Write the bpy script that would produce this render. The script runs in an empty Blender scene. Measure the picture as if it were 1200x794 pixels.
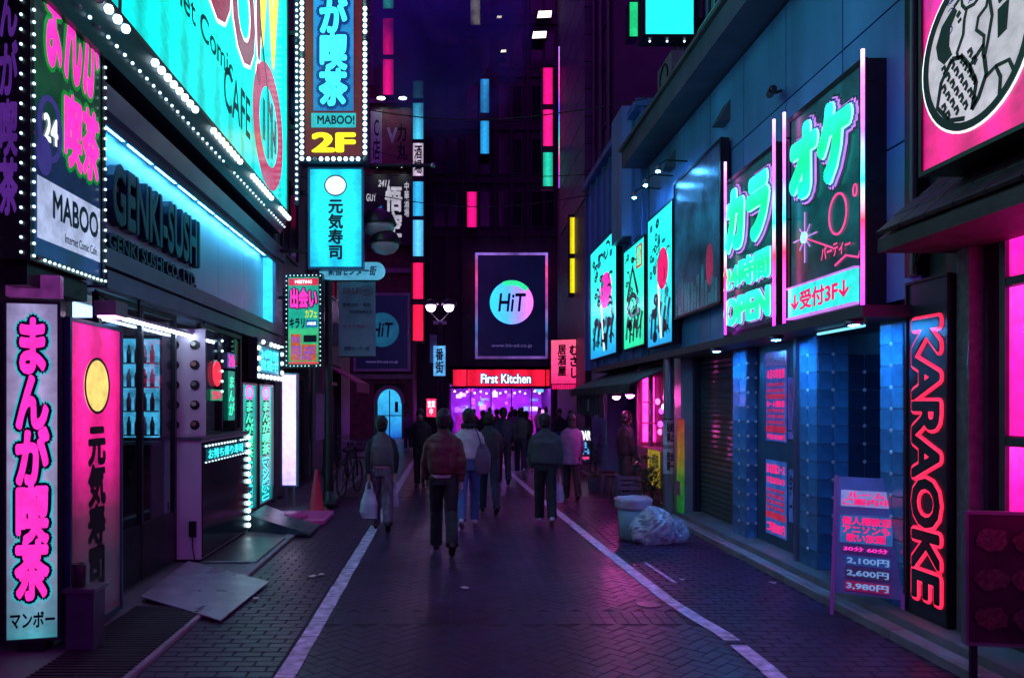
import bpy, bmesh, math, random
from mathutils import Vector, Matrix, noise as mnoise
random.seed(7)
SC = bpy.context.scene
COL = SC.collection
R = math.radians

# ------------------------------------------------------------------ camera
CAM_H, FPX, VX, VY = 1.85, 900.0, 525.0, 472.0      # photo: focal length and vanishing point in its 1200x794 pixels
cd = bpy.data.cameras.new('camera')
cam = bpy.data.objects.new('camera', cd); COL.objects.link(cam)
cam.location = (0, 0, CAM_H); cam.rotation_euler = (R(90), 0, 0)
cd.sensor_width = 36; cd.lens = 36 * FPX / 1200
cd.shift_x = (600 - VX) / 1200; cd.shift_y = (VY - 397) / 1200
cd.clip_start = 0.05; cd.clip_end = 1500
SC.camera = cam

# ------------------------------------------------------------------ world: night sky lit by the city
w = bpy.data.worlds.new('World'); SC.world = w; w.use_nodes = True
nt = w.node_tree; nt.nodes.clear()
out = nt.nodes.new('ShaderNodeOutputWorld')
sky = nt.nodes.new('ShaderNodeTexSky'); sky.sky_type = 'NISHITA'; sky.sun_disc = False
sky.sun_elevation = R(-6); sky.sun_rotation = R(200)
b1 = nt.nodes.new('ShaderNodeBackground'); b1.inputs[1].default_value = 0.05
b2 = nt.nodes.new('ShaderNodeBackground')
b2.inputs[0].default_value = (0.40, 0.022, 0.76, 1); b2.inputs[1].default_value = 0.42
add = nt.nodes.new('ShaderNodeAddShader')
nt.links.new(sky.outputs[0], b1.inputs[0]); nt.links.new(b1.outputs[0], add.inputs[0])
nt.links.new(b2.outputs[0], add.inputs[1]); nt.links.new(add.outputs[0], out.inputs[0])

vs = SC.view_settings
vs.view_transform = 'Standard'; vs.look = 'None'; vs.exposure = 0.5; vs.gamma = 1.0; vs.use_curve_mapping = False
SC.render.engine = 'CYCLES'
cy = SC.cycles
cy.use_denoising = True
try: cy.denoiser = 'OPENIMAGEDENOISE'
except Exception: pass
cy.max_bounces = 5; cy.diffuse_bounces = 3; cy.glossy_bounces = 3; cy.transparent_max_bounces = 12
cy.transmission_bounces = 4; cy.sample_clamp_indirect = 3.0; cy.use_light_tree = True
cy.caustics_reflective = False; cy.caustics_refractive = False

# ------------------------------------------------------------------ pixel helpers (direction only; depth is given)
def gx(px, Y): return (px - VX) / FPX * Y
def gz(py, Y): return CAM_H + (VY - py) / FPX * Y
def yx(px, X): return FPX * X / (px - VX)
def yg(py, z=0): return (CAM_H - z) * FPX / (py - VY)

# ------------------------------------------------------------------ mesh helpers
ORG = {}
def org(o): return ORG.get(o.name, Vector((0, 0, 0))) if o else Vector((0, 0, 0))
class MB:
    def __init__(s): s.v = []; s.f = []; s.sm = []
    def add(s, vs, fs, smooth=False):
        k = len(s.v); s.v += [Vector(p) for p in vs]
        s.f += [[i + k for i in f] for f in fs]; s.sm += [smooth] * len(fs); return s
    def box(s, x0, x1, y0, y1, z0, z1):
        return s.add([(x0,y0,z0),(x1,y0,z0),(x1,y1,z0),(x0,y1,z0),(x0,y0,z1),(x1,y0,z1),(x1,y1,z1),(x0,y1,z1)],
                     [(0,3,2,1),(4,5,6,7),(0,1,5,4),(1,2,6,5),(2,3,7,6),(3,0,4,7)])
    def cham(s, x0, x1, y0, y1, z0, z1, c):          # block with chamfered top edge
        P = [(x0,y0,z0),(x1,y0,z0),(x1,y1,z0),(x0,y1,z0),(x0,y0,z1-c),(x1,y0,z1-c),(x1,y1,z1-c),(x0,y1,z1-c),
             (x0+c,y0+c,z1),(x1-c,y0+c,z1),(x1-c,y1-c,z1),(x0+c,y1-c,z1)]
        F = [(0,1,5,4),(1,2,6,5),(2,3,7,6),(3,0,4,7),(4,5,9,8),(5,6,10,9),(6,7,11,10),(7,4,8,11),(8,9,10,11)]
        return s.add(P, F)
    def ob(s, p, a0, a1, b0, b1, d0, d1):            # box on a panel frame
        P = [p.pt(a,b,d) for d in (d0,d1) for a,b in ((a0,b0),(a1,b0),(a1,b1),(a0,b1))]
        return s.add(P, [(3,2,1,0),(4,5,6,7),(0,1,5,4),(1,2,6,5),(2,3,7,6),(3,0,4,7)])
    def prism(s, p, pts, d0, d1):                    # polygon on a panel, extruded along its normal
        n = len(pts)
        P = [p.pt(a,b,d0) for a,b in pts] + [p.pt(a,b,d1) for a,b in pts]
        F = [tuple(range(n-1,-1,-1)), tuple(range(n,2*n))] + [(i,(i+1)%n,(i+1)%n+n,i+n) for i in range(n)]
        return s.add(P, F)
    def disc(s, p, a, b, ra, rb, d0, d1, n=28):
        return s.prism(p, [(a+ra*math.cos(2*math.pi*i/n), b+rb*math.sin(2*math.pi*i/n)) for i in range(n)], d0, d1)
    def ring(s, p, a, b, ra, rb, t, d0, d1, n=36, t0=0, t1=2*math.pi):
        P = []; F = []
        for i in range(n+1):
            th = t0+(t1-t0)*i/n; c, q = math.cos(th), math.sin(th)
            P += [p.pt(a+(ra-t)*c,b+(rb-t)*q,d0),p.pt(a+ra*c,b+rb*q,d0),p.pt(a+ra*c,b+rb*q,d1),p.pt(a+(ra-t)*c,b+(rb-t)*q,d1)]
        for i in range(n):
            k = 4*i
            for j in range(4): F.append((k+j, k+(j+1)%4, k+4+(j+1)%4, k+4+j))
        F += [(3,2,1,0),(4*n,4*n+1,4*n+2,4*n+3)]
        return s.add(P, F)
    def stroke(s, p, pts, t, d0, d1):                # thick poly-line on a panel
        pts = [Vector(q) for q in pts]; n = len(pts); L = []; Rr = []
        for i in range(n):
            d = (pts[min(i+1,n-1)] - pts[max(i-1,0)]); d = d.normalized() if d.length > 1e-6 else Vector((1,0))
            q = Vector((-d.y, d.x)) * t/2
            L.append(pts[i]+q); Rr.append(pts[i]-q)
        P = [p.pt(q.x,q.y,d) for d in (d0,d1) for q in Rr+L]
        m = 2*n; F = []
        for i in range(n-1):
            F += [(m+i,m+i+1,m+n+i+1,m+n+i),(i,n+i,n+i+1,i+1),(i,i+1,m+i+1,m+i),(n+i+1,n+i,m+n+i,m+n+i+1)]
        F += [(0,m,m+n,n),(n-1,2*n-1,m+2*n-1,m+n-1)]
        return s.add(P, F)
    def tube(s, pts, r, n=10, cap=True, smooth=True):
        pts = [Vector(q) for q in pts]; k = len(pts); rr = r if isinstance(r, (list,tuple)) else [r]*k
        P = []; F = []; prev = None
        for i in range(k):
            d = (pts[min(i+1,k-1)] - pts[max(i-1,0)]).normalized()
            if prev is None:
                a = d.orthogonal().normalized()
            else:
                a = prev - d*prev.dot(d); a = a.normalized() if a.length > 1e-6 else d.orthogonal().normalized()
            prev = a; b = d.cross(a)
            for j in range(n):
                t = 2*math.pi*j/n; P.append(pts[i] + (a*math.cos(t)+b*math.sin(t))*rr[i])
        for i in range(k-1):
            for j in range(n): F.append((i*n+j, i*n+(j+1)%n, (i+1)*n+(j+1)%n, (i+1)*n+j))
        s.add(P, F, smooth)
        if cap:
            s.add(P[:n], [tuple(range(n-1,-1,-1))]); s.add(P[-n:], [tuple(range(n))])
        return s
    def ell(s, c, rx, ry, rz, n=14, m=9, rot=None):
        c = Vector(c); P = []; F = []
        for i in range(m+1):
            ph = math.pi*i/m
            for j in range(n):
                th = 2*math.pi*j/n
                q = Vector((rx*math.sin(ph)*math.cos(th), ry*math.sin(ph)*math.sin(th), -rz*math.cos(ph)))
                P.append(c + (rot @ q if rot else q))
        for i in range(m):
            for j in range(n): F.append((i*n+j, i*n+(j+1)%n, (i+1)*n+(j+1)%n, (i+1)*n+j))
        return s.add(P, F, True)
    def lathe(s, c, prof, n=20, smooth=True):
        c = Vector(c); P = []; F = []; m = len(prof)
        for r, z in prof:
            for j in range(n):
                t = 2*math.pi*j/n; P.append(c + Vector((r*math.cos(t), r*math.sin(t), z)))
        for i in range(m-1):
            for j in range(n): F.append((i*n+j, i*n+(j+1)%n, (i+1)*n+(j+1)%n, (i+1)*n+j))
        F += [tuple(range(n-1,-1,-1)), tuple(range((m-1)*n, m*n))]
        return s.add(P, F, smooth)
    def loft(s, rings, n=16):                        # rings: (centre, rx, ry) horizontal ellipses
        P = []; F = []
        for c, rx, ry in rings:
            c = Vector(c)
            for j in range(n):
                t = 2*math.pi*j/n; P.append(c + Vector((rx*math.cos(t), ry*math.sin(t), 0)))
        for i in range(len(rings)-1):
            for j in range(n): F.append((i*n+j, i*n+(j+1)%n, (i+1)*n+(j+1)%n, (i+1)*n+j))
        F += [tuple(range(n-1,-1,-1)), tuple(range((len(rings)-1)*n, len(rings)*n))]
        return s.add(P, F, True)
    def mesh(s, name, o=Vector((0,0,0))):
        me = bpy.data.meshes.new(name)
        me.from_pydata([tuple(v - o) for v in s.v], [], s.f)
        me.polygons.foreach_set('use_smooth', s.sm); me.update()
        return me
    def build(s, name, m, parent=None, **kw):
        me = s.mesh(name, org(parent)); me.materials.append(m)
        ob = bpy.data.objects.new(name, me); COL.objects.link(ob)
        if parent: ob.parent = parent
        ORG[ob.name] = org(parent)
        for k, v in kw.items(): ob[k] = v
        return ob

def thing(name, label, cat, loc, group=None):
    o = bpy.data.objects.new(name, None); COL.objects.link(o); o.location = loc; o.empty_display_size = 0.1
    o['label'] = label; o['category'] = cat
    if group: o['group'] = group
    ORG[o.name] = Vector(loc); return o
def tag(o, label, cat, group=None):
    o['label'] = label; o['category'] = cat
    if group: o['group'] = group
    return o
def struct(o): o['kind'] = 'structure'; return o
def inst(name, me, parent, loc, mtx=None, m=None):   # a piece sharing mesh data
    o = bpy.data.objects.new(name, me); COL.objects.link(o)
    loc = Vector(loc) - org(parent)
    M = Matrix.Translation(loc)
    o.matrix_local = M @ mtx.to_4x4() if mtx else M
    if parent:
        o.parent = parent
        ORG[o.name] = Vector(loc) + org(parent)
    return o

class Panel:
    def __init__(s, o, u, n, w, h, v=(0,0,1)):
        s.o = Vector(o); s.u = Vector(u).normalized(); s.n = Vector(n).normalized(); s.v = Vector(v).normalized(); s.w = w; s.h = h
    def pt(s, a, b, d=0): return s.o + s.u*a + s.v*b + s.n*d
    def mtx(s): return Matrix((s.u, s.v, s.n)).transposed()
def front(px0, px1, py0, py1, Y):                     # panel facing the camera, across the street
    x0, x1, z0, z1 = gx(px0,Y), gx(px1,Y), gz(py1,Y), gz(py0,Y)
    return Panel((x0,Y,z0), (1,0,0), (0,-1,0), x1-x0, z1-z0)
def rot_front(x, y, z, w, h, ang):                    # facing the camera, turned by ang about its left edge
    c, s_ = math.cos(R(ang)), math.sin(R(ang))
    return Panel((x,y,z), (c,s_,0), (s_,-c,0), w, h)
def leftp(X, y0, y1, z0, z1): return Panel((X,y0,z0), (0,1,0), (1,0,0), y1-y0, z1-z0)
def rightp(X, y0, y1, z0, z1): return Panel((X,y1,z0), (0,-1,0), (-1,0,0), y1-y0, z1-z0)

TC = {}
def text_raw(s, bold, res=3, shear=0, ls=1.0):
    k = (s, bold, res, shear, ls)
    if k not in TC:
        c = bpy.data.curves.new('t', 'FONT'); c.body = s; c.align_x = 'CENTER'; c.offset = bold; c.resolution_u = res
        c.shear = shear; c.space_line = ls
        o = bpy.data.objects.new('t', c); COL.objects.link(o)
        bpy.context.view_layer.update()
        me = bpy.data.meshes.new_from_object(o.evaluated_get(bpy.context.evaluated_depsgraph_get()))
        V = [v.co.copy() for v in me.vertices]; F = [list(p.vertices) for p in me.polygons]
        bpy.data.objects.remove(o); bpy.data.curves.remove(c); bpy.data.meshes.remove(me)
        TC[k] = (V, F)
    return TC[k]
def letters(parent, s, p, a0, a1, b0, b1, m, bold=0.0, lift=0.004, thick=0.0, shear=0, name='lettering', ls=1.0, res=3, grow=0.0):
    """lettering fitted into a rectangle of a panel; bold thickens the strokes inside it, grow (metres) dilates past it (outlines)"""
    V, F = text_raw(s, 0, res, shear, ls)
    x0, x1 = min(v.x for v in V), max(v.x for v in V); y0, y1 = min(v.y for v in V), max(v.y for v in V)
    sx = (a1-a0)/(x1-x0+2*bold); sy = (b1-b0)/(y1-y0+2*bold)
    offs = [(0,0)]
    ra, rb = bold*sx+grow, bold*sy+grow
    if max(ra, rb) > 1e-5:
        n = 8 if max(ra,rb)/max(1e-6,sy) < .035 else 12
        offs = [(ra*math.cos(2*math.pi*i/n), rb*math.sin(2*math.pi*i/n)) for i in range(n)] + [(0,0)]
        if n == 12: offs += [(ra*.55*math.cos(2*math.pi*i/6+.3), rb*.55*math.sin(2*math.pi*i/6+.3)) for i in range(6)]
    ec = {}
    if thick > 0:
        for f in F:
            for i in range(len(f)): ec[(f[i], f[(i+1)%len(f)])] = 1
    W = [(j, i) for (i, j) in ec if (j, i) not in ec]
    mb = MB(); k = len(V)
    for q, (ox, oy) in enumerate(offs):
        d = lift + thick + q*.00025
        P = [p.pt(a0+(v.x-x0+bold)*sx+ox, b0+(v.y-y0+bold)*sy+oy, d) for v in V]
        mb.add(P, F)
        if thick > 0:
            mb.add(P+[p.pt(a0+(v.x-x0+bold)*sx+ox, b0+(v.y-y0+bold)*sy+oy, lift) for v in V], [(j, i, k+i, k+j) for j, i in W])
    return mb.build(name, m, parent)
def stack(s): return '\n'.join(s)

# ------------------------------------------------------------------ materials
def lin(h):
    h = h.lstrip('#'); c = [int(h[i:i+2],16)/255 for i in (0,2,4)]
    return tuple(x/12.92 if x <= .04045 else ((x+.055)/1.055)**2.4 for x in c)
MT = {}
def mat(name, col, rough=.6, metal=0, var=.25, scale=6, bump=.08, spec=.5, rnd=0.0, coat=0, stretch=(1,1,1), rvar=.12):
    if name in MT: return MT[name]
    if isinstance(col, str): col = lin(col)
    m = bpy.data.materials.new(name); m.use_nodes = True; N = m.node_tree.nodes; L = m.node_tree.links
    b = N['Principled BSDF']; b.inputs['Metallic'].default_value = metal; b.inputs['Specular IOR Level'].default_value = spec
    b.inputs['Coat Weight'].default_value = coat
    tc = N.new('ShaderNodeTexCoord'); mp = N.new('ShaderNodeMapping'); mp.inputs['Scale'].default_value = stretch
    L.new(tc.outputs['Object'], mp.inputs[0])
    n1 = N.new('ShaderNodeTexNoise'); n1.inputs['Scale'].default_value = scale; n1.inputs['Detail'].default_value = 6
    L.new(mp.outputs[0], n1.inputs[0])
    r = N.new('ShaderNodeMapRange'); r.inputs[1].default_value = .25; r.inputs[2].default_value = .75
    r.inputs[3].default_value = 1-var; r.inputs[4].default_value = 1+var
    L.new(n1.outputs[0], r.inputs[0])
    fac = r.outputs[0]
    if rnd:
        oi = N.new('ShaderNodeObjectInfo'); ge = N.new('ShaderNodeNewGeometry')
        a = N.new('ShaderNodeMath'); L.new(oi.outputs['Random'], a.inputs[0]); L.new(ge.outputs['Random Per Island'], a.inputs[1])
        fr = N.new('ShaderNodeMath'); fr.operation = 'FRACT'; L.new(a.outputs[0], fr.inputs[0])
        mr = N.new('ShaderNodeMapRange'); mr.inputs[3].default_value = 1-rnd; mr.inputs[4].default_value = 1+rnd
        L.new(fr.outputs[0], mr.inputs[0])
        mu = N.new('ShaderNodeMath'); mu.operation = 'MULTIPLY'; L.new(fac, mu.inputs[0]); L.new(mr.outputs[0], mu.inputs[1]); fac = mu.outputs[0]
    mx = N.new('ShaderNodeVectorMath'); mx.operation = 'SCALE'; mx.inputs[0].default_value = col; L.new(fac, mx.inputs['Scale'])
    L.new(mx.outputs[0], b.inputs['Base Color'])
    rr = N.new('ShaderNodeMapRange'); rr.inputs[3].default_value = max(.03, rough-rvar); rr.inputs[4].default_value = min(1, rough+rvar)
    n2 = N.new('ShaderNodeTexNoise'); n2.inputs['Scale'].default_value = scale*.6; n2.inputs['Detail'].default_value = 4
    L.new(mp.outputs[0], n2.inputs[0]); L.new(n2.outputs[0], rr.inputs[0]); L.new(rr.outputs[0], b.inputs['Roughness'])
    if bump:
        bp = N.new('ShaderNodeBump'); bp.inputs['Strength'].default_value = bump; bp.inputs['Distance'].default_value = .02
        n3 = N.new('ShaderNodeTexNoise'); n3.inputs['Scale'].default_value = scale*5; n3.inputs['Detail'].default_value = 4
        L.new(mp.outputs[0], n3.inputs[0]); L.new(n3.outputs[0], bp.inputs['Height']); L.new(bp.outputs[0], b.inputs['Normal'])
    MT[name] = m; return m
def emis(name, col, s=1.0, ramp=None, axis='Z', noise=.12, nscale=3, tubes=0, taxis='X', rough=.25, base=.03):
    """a lit sign face or lamp: ramp = [(pos, hex)] along a generated axis, tubes = visible fluorescent tubes behind it"""
    if name in MT: return MT[name]
    if isinstance(col, str): col = lin(col)
    m = bpy.data.materials.new(name); m.use_nodes = True; N = m.node_tree.nodes; L = m.node_tree.links
    b = N['Principled BSDF']; b.inputs['Base Color'].default_value = (*[base+.2*c for c in col],1); b.inputs['Roughness'].default_value = rough
    tc = N.new('ShaderNodeTexCoord'); sep = N.new('ShaderNodeSeparateXYZ'); L.new(tc.outputs['Generated'], sep.inputs[0])
    if ramp:
        cr = N.new('ShaderNodeValToRGB'); L.new(sep.outputs[axis], cr.inputs[0])
        el = cr.color_ramp.elements
        while len(el) < len(ramp): el.new(.5)
        for e, (pos, h) in zip(el, ramp): e.position = pos; e.color = (*lin(h), 1)
        csock = cr.outputs[0]
    else:
        rgb = N.new('ShaderNodeRGB'); rgb.outputs[0].default_value = (*col,1); csock = rgb.outputs[0]
    n1 = N.new('ShaderNodeTexNoise'); n1.inputs['Scale'].default_value = nscale; L.new(tc.outputs['Object'], n1.inputs[0])
    r = N.new('ShaderNodeMapRange'); r.inputs[1].default_value = .3; r.inputs[2].default_value = .7
    r.inputs[3].default_value = s*(1-noise); r.inputs[4].default_value = s*(1+noise); L.new(n1.outputs[0], r.inputs[0])
    f = r.outputs[0]
    if noise > .01:                                   # film grime and fading
        n2 = N.new('ShaderNodeTexNoise'); n2.inputs['Scale'].default_value = 11; n2.inputs['Detail'].default_value = 9; n2.inputs['Roughness'].default_value = .65
        L.new(tc.outputs['Object'], n2.inputs[0]); g = N.new('ShaderNodeMapRange'); g.inputs[1].default_value = .32; g.inputs[2].default_value = .6; g.inputs[3].default_value = .74; g.inputs[4].default_value = 1.06
        L.new(n2.outputs[0], g.inputs[0]); gm = N.new('ShaderNodeMath'); gm.operation = 'MULTIPLY'; L.new(f, gm.inputs[0]); L.new(g.outputs[0], gm.inputs[1]); f = gm.outputs[0]
    if tubes:
        mu = N.new('ShaderNodeMath'); mu.operation = 'MULTIPLY'; mu.inputs[1].default_value = tubes*2*math.pi; L.new(sep.outputs[taxis], mu.inputs[0])
        ph = N.new('ShaderNodeMath'); ph.operation = 'SUBTRACT'; ph.inputs[1].default_value = math.pi/2; L.new(mu.outputs[0], ph.inputs[0]); sn = N.new('ShaderNodeMath'); sn.operation = 'SINE'; L.new(ph.outputs[0], sn.inputs[0])
        mr = N.new('ShaderNodeMapRange'); mr.inputs[1].default_value = -1; mr.inputs[3].default_value = .62; mr.inputs[4].default_value = 1.15; L.new(sn.outputs[0], mr.inputs[0])
        m2 = N.new('ShaderNodeMath'); m2.operation = 'MULTIPLY'; L.new(f, m2.inputs[0]); L.new(mr.outputs[0], m2.inputs[1]); f = m2.outputs[0]
    L.new(csock, b.inputs['Emission Color']); L.new(f, b.inputs['Emission Strength'])
    MT[name] = m; return m
def glass(name, tint=(.9,.95,1), rough=.03, k=1.0):
    if name in MT: return MT[name]
    m = bpy.data.materials.new(name); m.use_nodes = True; N = m.node_tree.nodes; L = m.node_tree.links
    N.remove(N['Principled BSDF'])
    t = N.new('ShaderNodeBsdfTransparent'); t.inputs[0].default_value = (*tint,1)
    g = N.new('ShaderNodeBsdfGlossy'); g.inputs['Roughness'].default_value = rough
    lw = N.new('ShaderNodeLayerWeight'); pw = N.new('ShaderNodeMath'); pw.operation = 'POWER'; pw.inputs[1].default_value = 4.5; L.new(lw.outputs['Facing'], pw.inputs[0])
    fr = N.new('ShaderNodeMath'); fr.operation = 'MULTIPLY_ADD'; fr.inputs[1].default_value = .6; fr.inputs[2].default_value = .025; L.new(pw.outputs[0], fr.inputs[0])
    mu = N.new('ShaderNodeMath'); mu.operation = 'MULTIPLY'; mu.inputs[1].default_value = k; L.new(fr.outputs[0], mu.inputs[0])
    mx = N.new('ShaderNodeMixShader'); L.new(mu.outputs[0], mx.inputs[0]); L.new(t.outputs[0], mx.inputs[1]); L.new(g.outputs[0], mx.inputs[2])
    L.new(mx.outputs[0], N['Material Output'].inputs[0]); MT[name] = m; return m

M_black = mat('black_paint', (.012,.012,.016), .35, 0, .3, 9, .05)
M_dark = mat('dark_metal', (.03,.03,.038), .38, .6, .3, 7, .06)
M_steel = mat('brushed_steel', (.32,.33,.36), .32, .9, .15, 10, .04, stretch=(1,1,.1))
M_white = mat('white_paint', (.62,.62,.62), .45, 0, .12, 3, .04)
M_lw = mat('lamp_housing', (.22,.22,.24), .4, .3, .2, 8, .05)
M_glass = glass('shop_glass', (.86,.9,.93), .02, 1.0)
M_ink = mat('black_ink', (.01,.01,.012), .4, 0, .1, 5, 0)
M_navy = mat('navy_ink', (.008,.016,.05), .35, 0, .15, 5, 0)

def sign(name, label, cat, p, depth, face, frame=M_dark, fr=.04, group=None, base=None):
    """box sign: cabinet, lit face, four-sided frame; returns its root"""
    root = thing(name, label, cat, base or p.pt(p.w/2, 0, -depth/2), group)
    MB().ob(p, .004, p.w-.004, .004, p.h-.004, -depth, -.025).build('cabinet', frame, root)
    MB().ob(p, fr-.004, p.w-fr+.004, fr-.004, p.h-fr+.004, -.022, 0).build('face', face, root)
    mb = MB()
    mb.ob(p, 0, p.w, 0, fr, -.03, .018); mb.ob(p, 0, p.w, p.h-fr, p.h, -.03, .018)
    mb.ob(p, 0, fr, fr, p.h-fr, -.03, .018); mb.ob(p, p.w-fr, p.w, fr, p.h-fr, -.03, .018)
    mb.build('frame', frame, root)
    return root
BULB = {}; BR = random.Random(77)
def bulbs(root, pts, r, m, name='bulb'):
    k = (round(r,4), m.name)
    if k not in BULB:
        me = MB().ell((0,0,0), r, r, r, 8, 4).mesh('bulb'); me.materials.append(m); BULB[k] = me
    dk = (k[0], 'off')
    if dk not in BULB:
        me = MB().ell((0,0,0), r, r, r, 8, 4).mesh('bulb'); me.materials.append(mat('dead_bulb',(.3,.3,.32),.2,0,.1,5,0)); BULB[dk] = me
    for q in pts: inst(name, BULB[dk if BR.random() < .05 else k], root, q)
def edge_pts(p, a0, b0, a1, b1, n, d):
    return [p.pt(a0+(a1-a0)*i/(n-1), b0+(b1-b0)*i/(n-1), d) for i in range(n)]
# ================================================================== GROUND
def brick_mat(name, c1, c2, mortar, scale, rough=.5, bw=.5, rh=.25, ax='XY', bump=.4, msize=.02):
    m = bpy.data.materials.new(name); m.use_nodes = True; N = m.node_tree.nodes; L = m.node_tree.links; b = N['Principled BSDF']
    tc = N.new('ShaderNodeTexCoord'); sep = N.new('ShaderNodeSeparateXYZ'); L.new(tc.outputs['Object'], sep.inputs[0])
    cb = N.new('ShaderNodeCombineXYZ'); L.new(sep.outputs[ax[0]], cb.inputs[0]); L.new(sep.outputs[ax[1]], cb.inputs[1])
    br = N.new('ShaderNodeTexBrick'); br.inputs['Scale'].default_value = scale; br.inputs['Color1'].default_value = (*c1,1); br.inputs['Color2'].default_value = (*c2,1)
    br.inputs['Mortar'].default_value = (*mortar,1); br.inputs['Brick Width'].default_value = bw; br.inputs['Row Height'].default_value = rh; br.inputs['Mortar Size'].default_value = msize
    L.new(cb.outputs[0], br.inputs[0])
    no = N.new('ShaderNodeTexNoise'); no.inputs['Scale'].default_value = 2.5; no.inputs['Detail'].default_value = 8; L.new(tc.outputs['Object'], no.inputs[0])
    mr = N.new('ShaderNodeMapRange'); mr.inputs[1].default_value = .3; mr.inputs[2].default_value = .7; mr.inputs[3].default_value = .6; mr.inputs[4].default_value = 1.3; L.new(no.outputs[0], mr.inputs[0])
    mx = N.new('ShaderNodeVectorMath'); mx.operation = 'SCALE'; L.new(br.outputs[0], mx.inputs[0]); L.new(mr.outputs[0], mx.inputs['Scale']); L.new(mx.outputs[0], b.inputs['Base Color'])
    rr = N.new('ShaderNodeMapRange'); rr.inputs[3].default_value = rough-.15; rr.inputs[4].default_value = rough+.2; L.new(no.outputs[0], rr.inputs[0]); L.new(rr.outputs[0], b.inputs['Roughness'])
    b.inputs['Specular IOR Level'].default_value = .32
    bp = N.new('ShaderNodeBump'); bp.inputs['Strength'].default_value = bump; bp.inputs['Distance'].default_value = .01; bp.invert = True; L.new(br.outputs['Fac'], bp.inputs['Height']); L.new(bp.outputs[0], b.inputs['Normal'])
    return m
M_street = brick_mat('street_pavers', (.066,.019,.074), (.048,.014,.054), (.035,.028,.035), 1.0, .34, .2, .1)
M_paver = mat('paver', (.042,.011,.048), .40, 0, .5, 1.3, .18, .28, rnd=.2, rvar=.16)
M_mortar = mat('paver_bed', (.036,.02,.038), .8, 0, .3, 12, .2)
M_asph = mat('asphalt', (.05,.05,.052), .7, 0, .3, 4, .3)
M_slab = mat('concrete_slab', (.17,.165,.165), .48, 0, .35, 2.2, .15, rvar=.2)
M_kerb = mat('kerb_stone', (.24,.23,.23), .55, 0, .35, 3, .2)
M_line = mat('road_paint', (.60,.52,.68), .5, 0, .7, 11, .15)

struct(MB().box(-300, 300, -100, 500, -.3, -.06).build('ground', M_asph))
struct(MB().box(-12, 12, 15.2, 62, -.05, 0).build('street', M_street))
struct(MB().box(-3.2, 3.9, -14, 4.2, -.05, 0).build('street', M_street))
road = struct(MB().box(-2.12, 3.5, 4.2, 15.2, -.05, -.006).build('road', M_mortar))

def in_view(x, y):
    px, py = VX + FPX*x/y, VY + FPX*CAM_H/y
    return -20 < px < 1220 and py < 800
LX0, LX1 = -1.18, 2.16                                # the road between its two edge lines
pav = []                                              # (x, y, half length, half width, angle)
cs, sn = math.cos(R(45)), math.sin(R(45))
for i in range(-110, 130):
    for j in range(-110, 130):
        k = (i - j) % 4
        if k == 0: cx, cy, a = (i+1)*.1, (j+.5)*.1, 0
        elif k == 3: cx, cy, a = (i+.5)*.1, (j+1)*.1, 90
        else: continue
        x, y = cx*cs - cy*sn + .5, cx*sn + cy*cs + 9.5
        if LX0+.02 < x < LX1-.02 and 4.25 < y < 15.15 and not (6.42 < y < 6.84): pav.append((x, y, .1, .05, a+45))
for i in range(40):                                   # a straight band of pavers across the road
    for r_ in range(2):
        x = LX0 + .05 + i*.1
        if x < LX1: pav.append((x, 6.53 + r_*.2, .1, .05, 90))
def bond(x0, x1):
    n = int(11/.105)
    for r_ in range(n):
        y = 4.25 + r_*.105 + .05; x = x0 + (.105 if r_ % 2 else 0)
        if r_ % 2: pav.append((x0+.051, y, .049, .05, 0))
        while x < x1 - .06:
            hw = min(.1, (x1-x)/2 - .002)
            pav.append((x+hw, y, hw, .05, 0)); x += .21
bond(-2.1, LX0-.01); bond(LX1+.01, 3.47)
pav.sort(key=lambda q: (not in_view(q[0], q[1]), math.hypot(q[0]*.6, q[1])))
def paver_geo(mb, x, y, L_, W_, a, z, c=.0025):
    ca, sa = math.cos(R(a)), math.sin(R(a)); P = []
    g = .002
    for (l, w_, zz) in ((L_-g, W_-g, z-.03), (L_-g, W_-g, z-c), (L_-g-c, W_-g-c, z)):
        for sx, sy in ((-1,-1),(1,-1),(1,1),(-1,1)):
            P.append((x+sx*l*ca-sy*w_*sa, y+sx*l*sa+sy*w_*ca, zz))
    mb.add(P, [(0,1,5,4),(1,2,6,5),(2,3,7,6),(3,0,4,7),(4,5,9,8),(5,6,10,9),(6,7,11,10),(7,4,8,11),(8,9,10,11)])
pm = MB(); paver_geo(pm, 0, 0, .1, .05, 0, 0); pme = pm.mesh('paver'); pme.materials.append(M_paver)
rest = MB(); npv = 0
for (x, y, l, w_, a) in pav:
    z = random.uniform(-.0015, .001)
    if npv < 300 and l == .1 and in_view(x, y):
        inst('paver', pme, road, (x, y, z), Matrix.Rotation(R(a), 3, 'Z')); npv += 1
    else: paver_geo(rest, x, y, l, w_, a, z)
o = rest.build('pavers', M_paver, road); o['kind'] = 'stuff'

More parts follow.
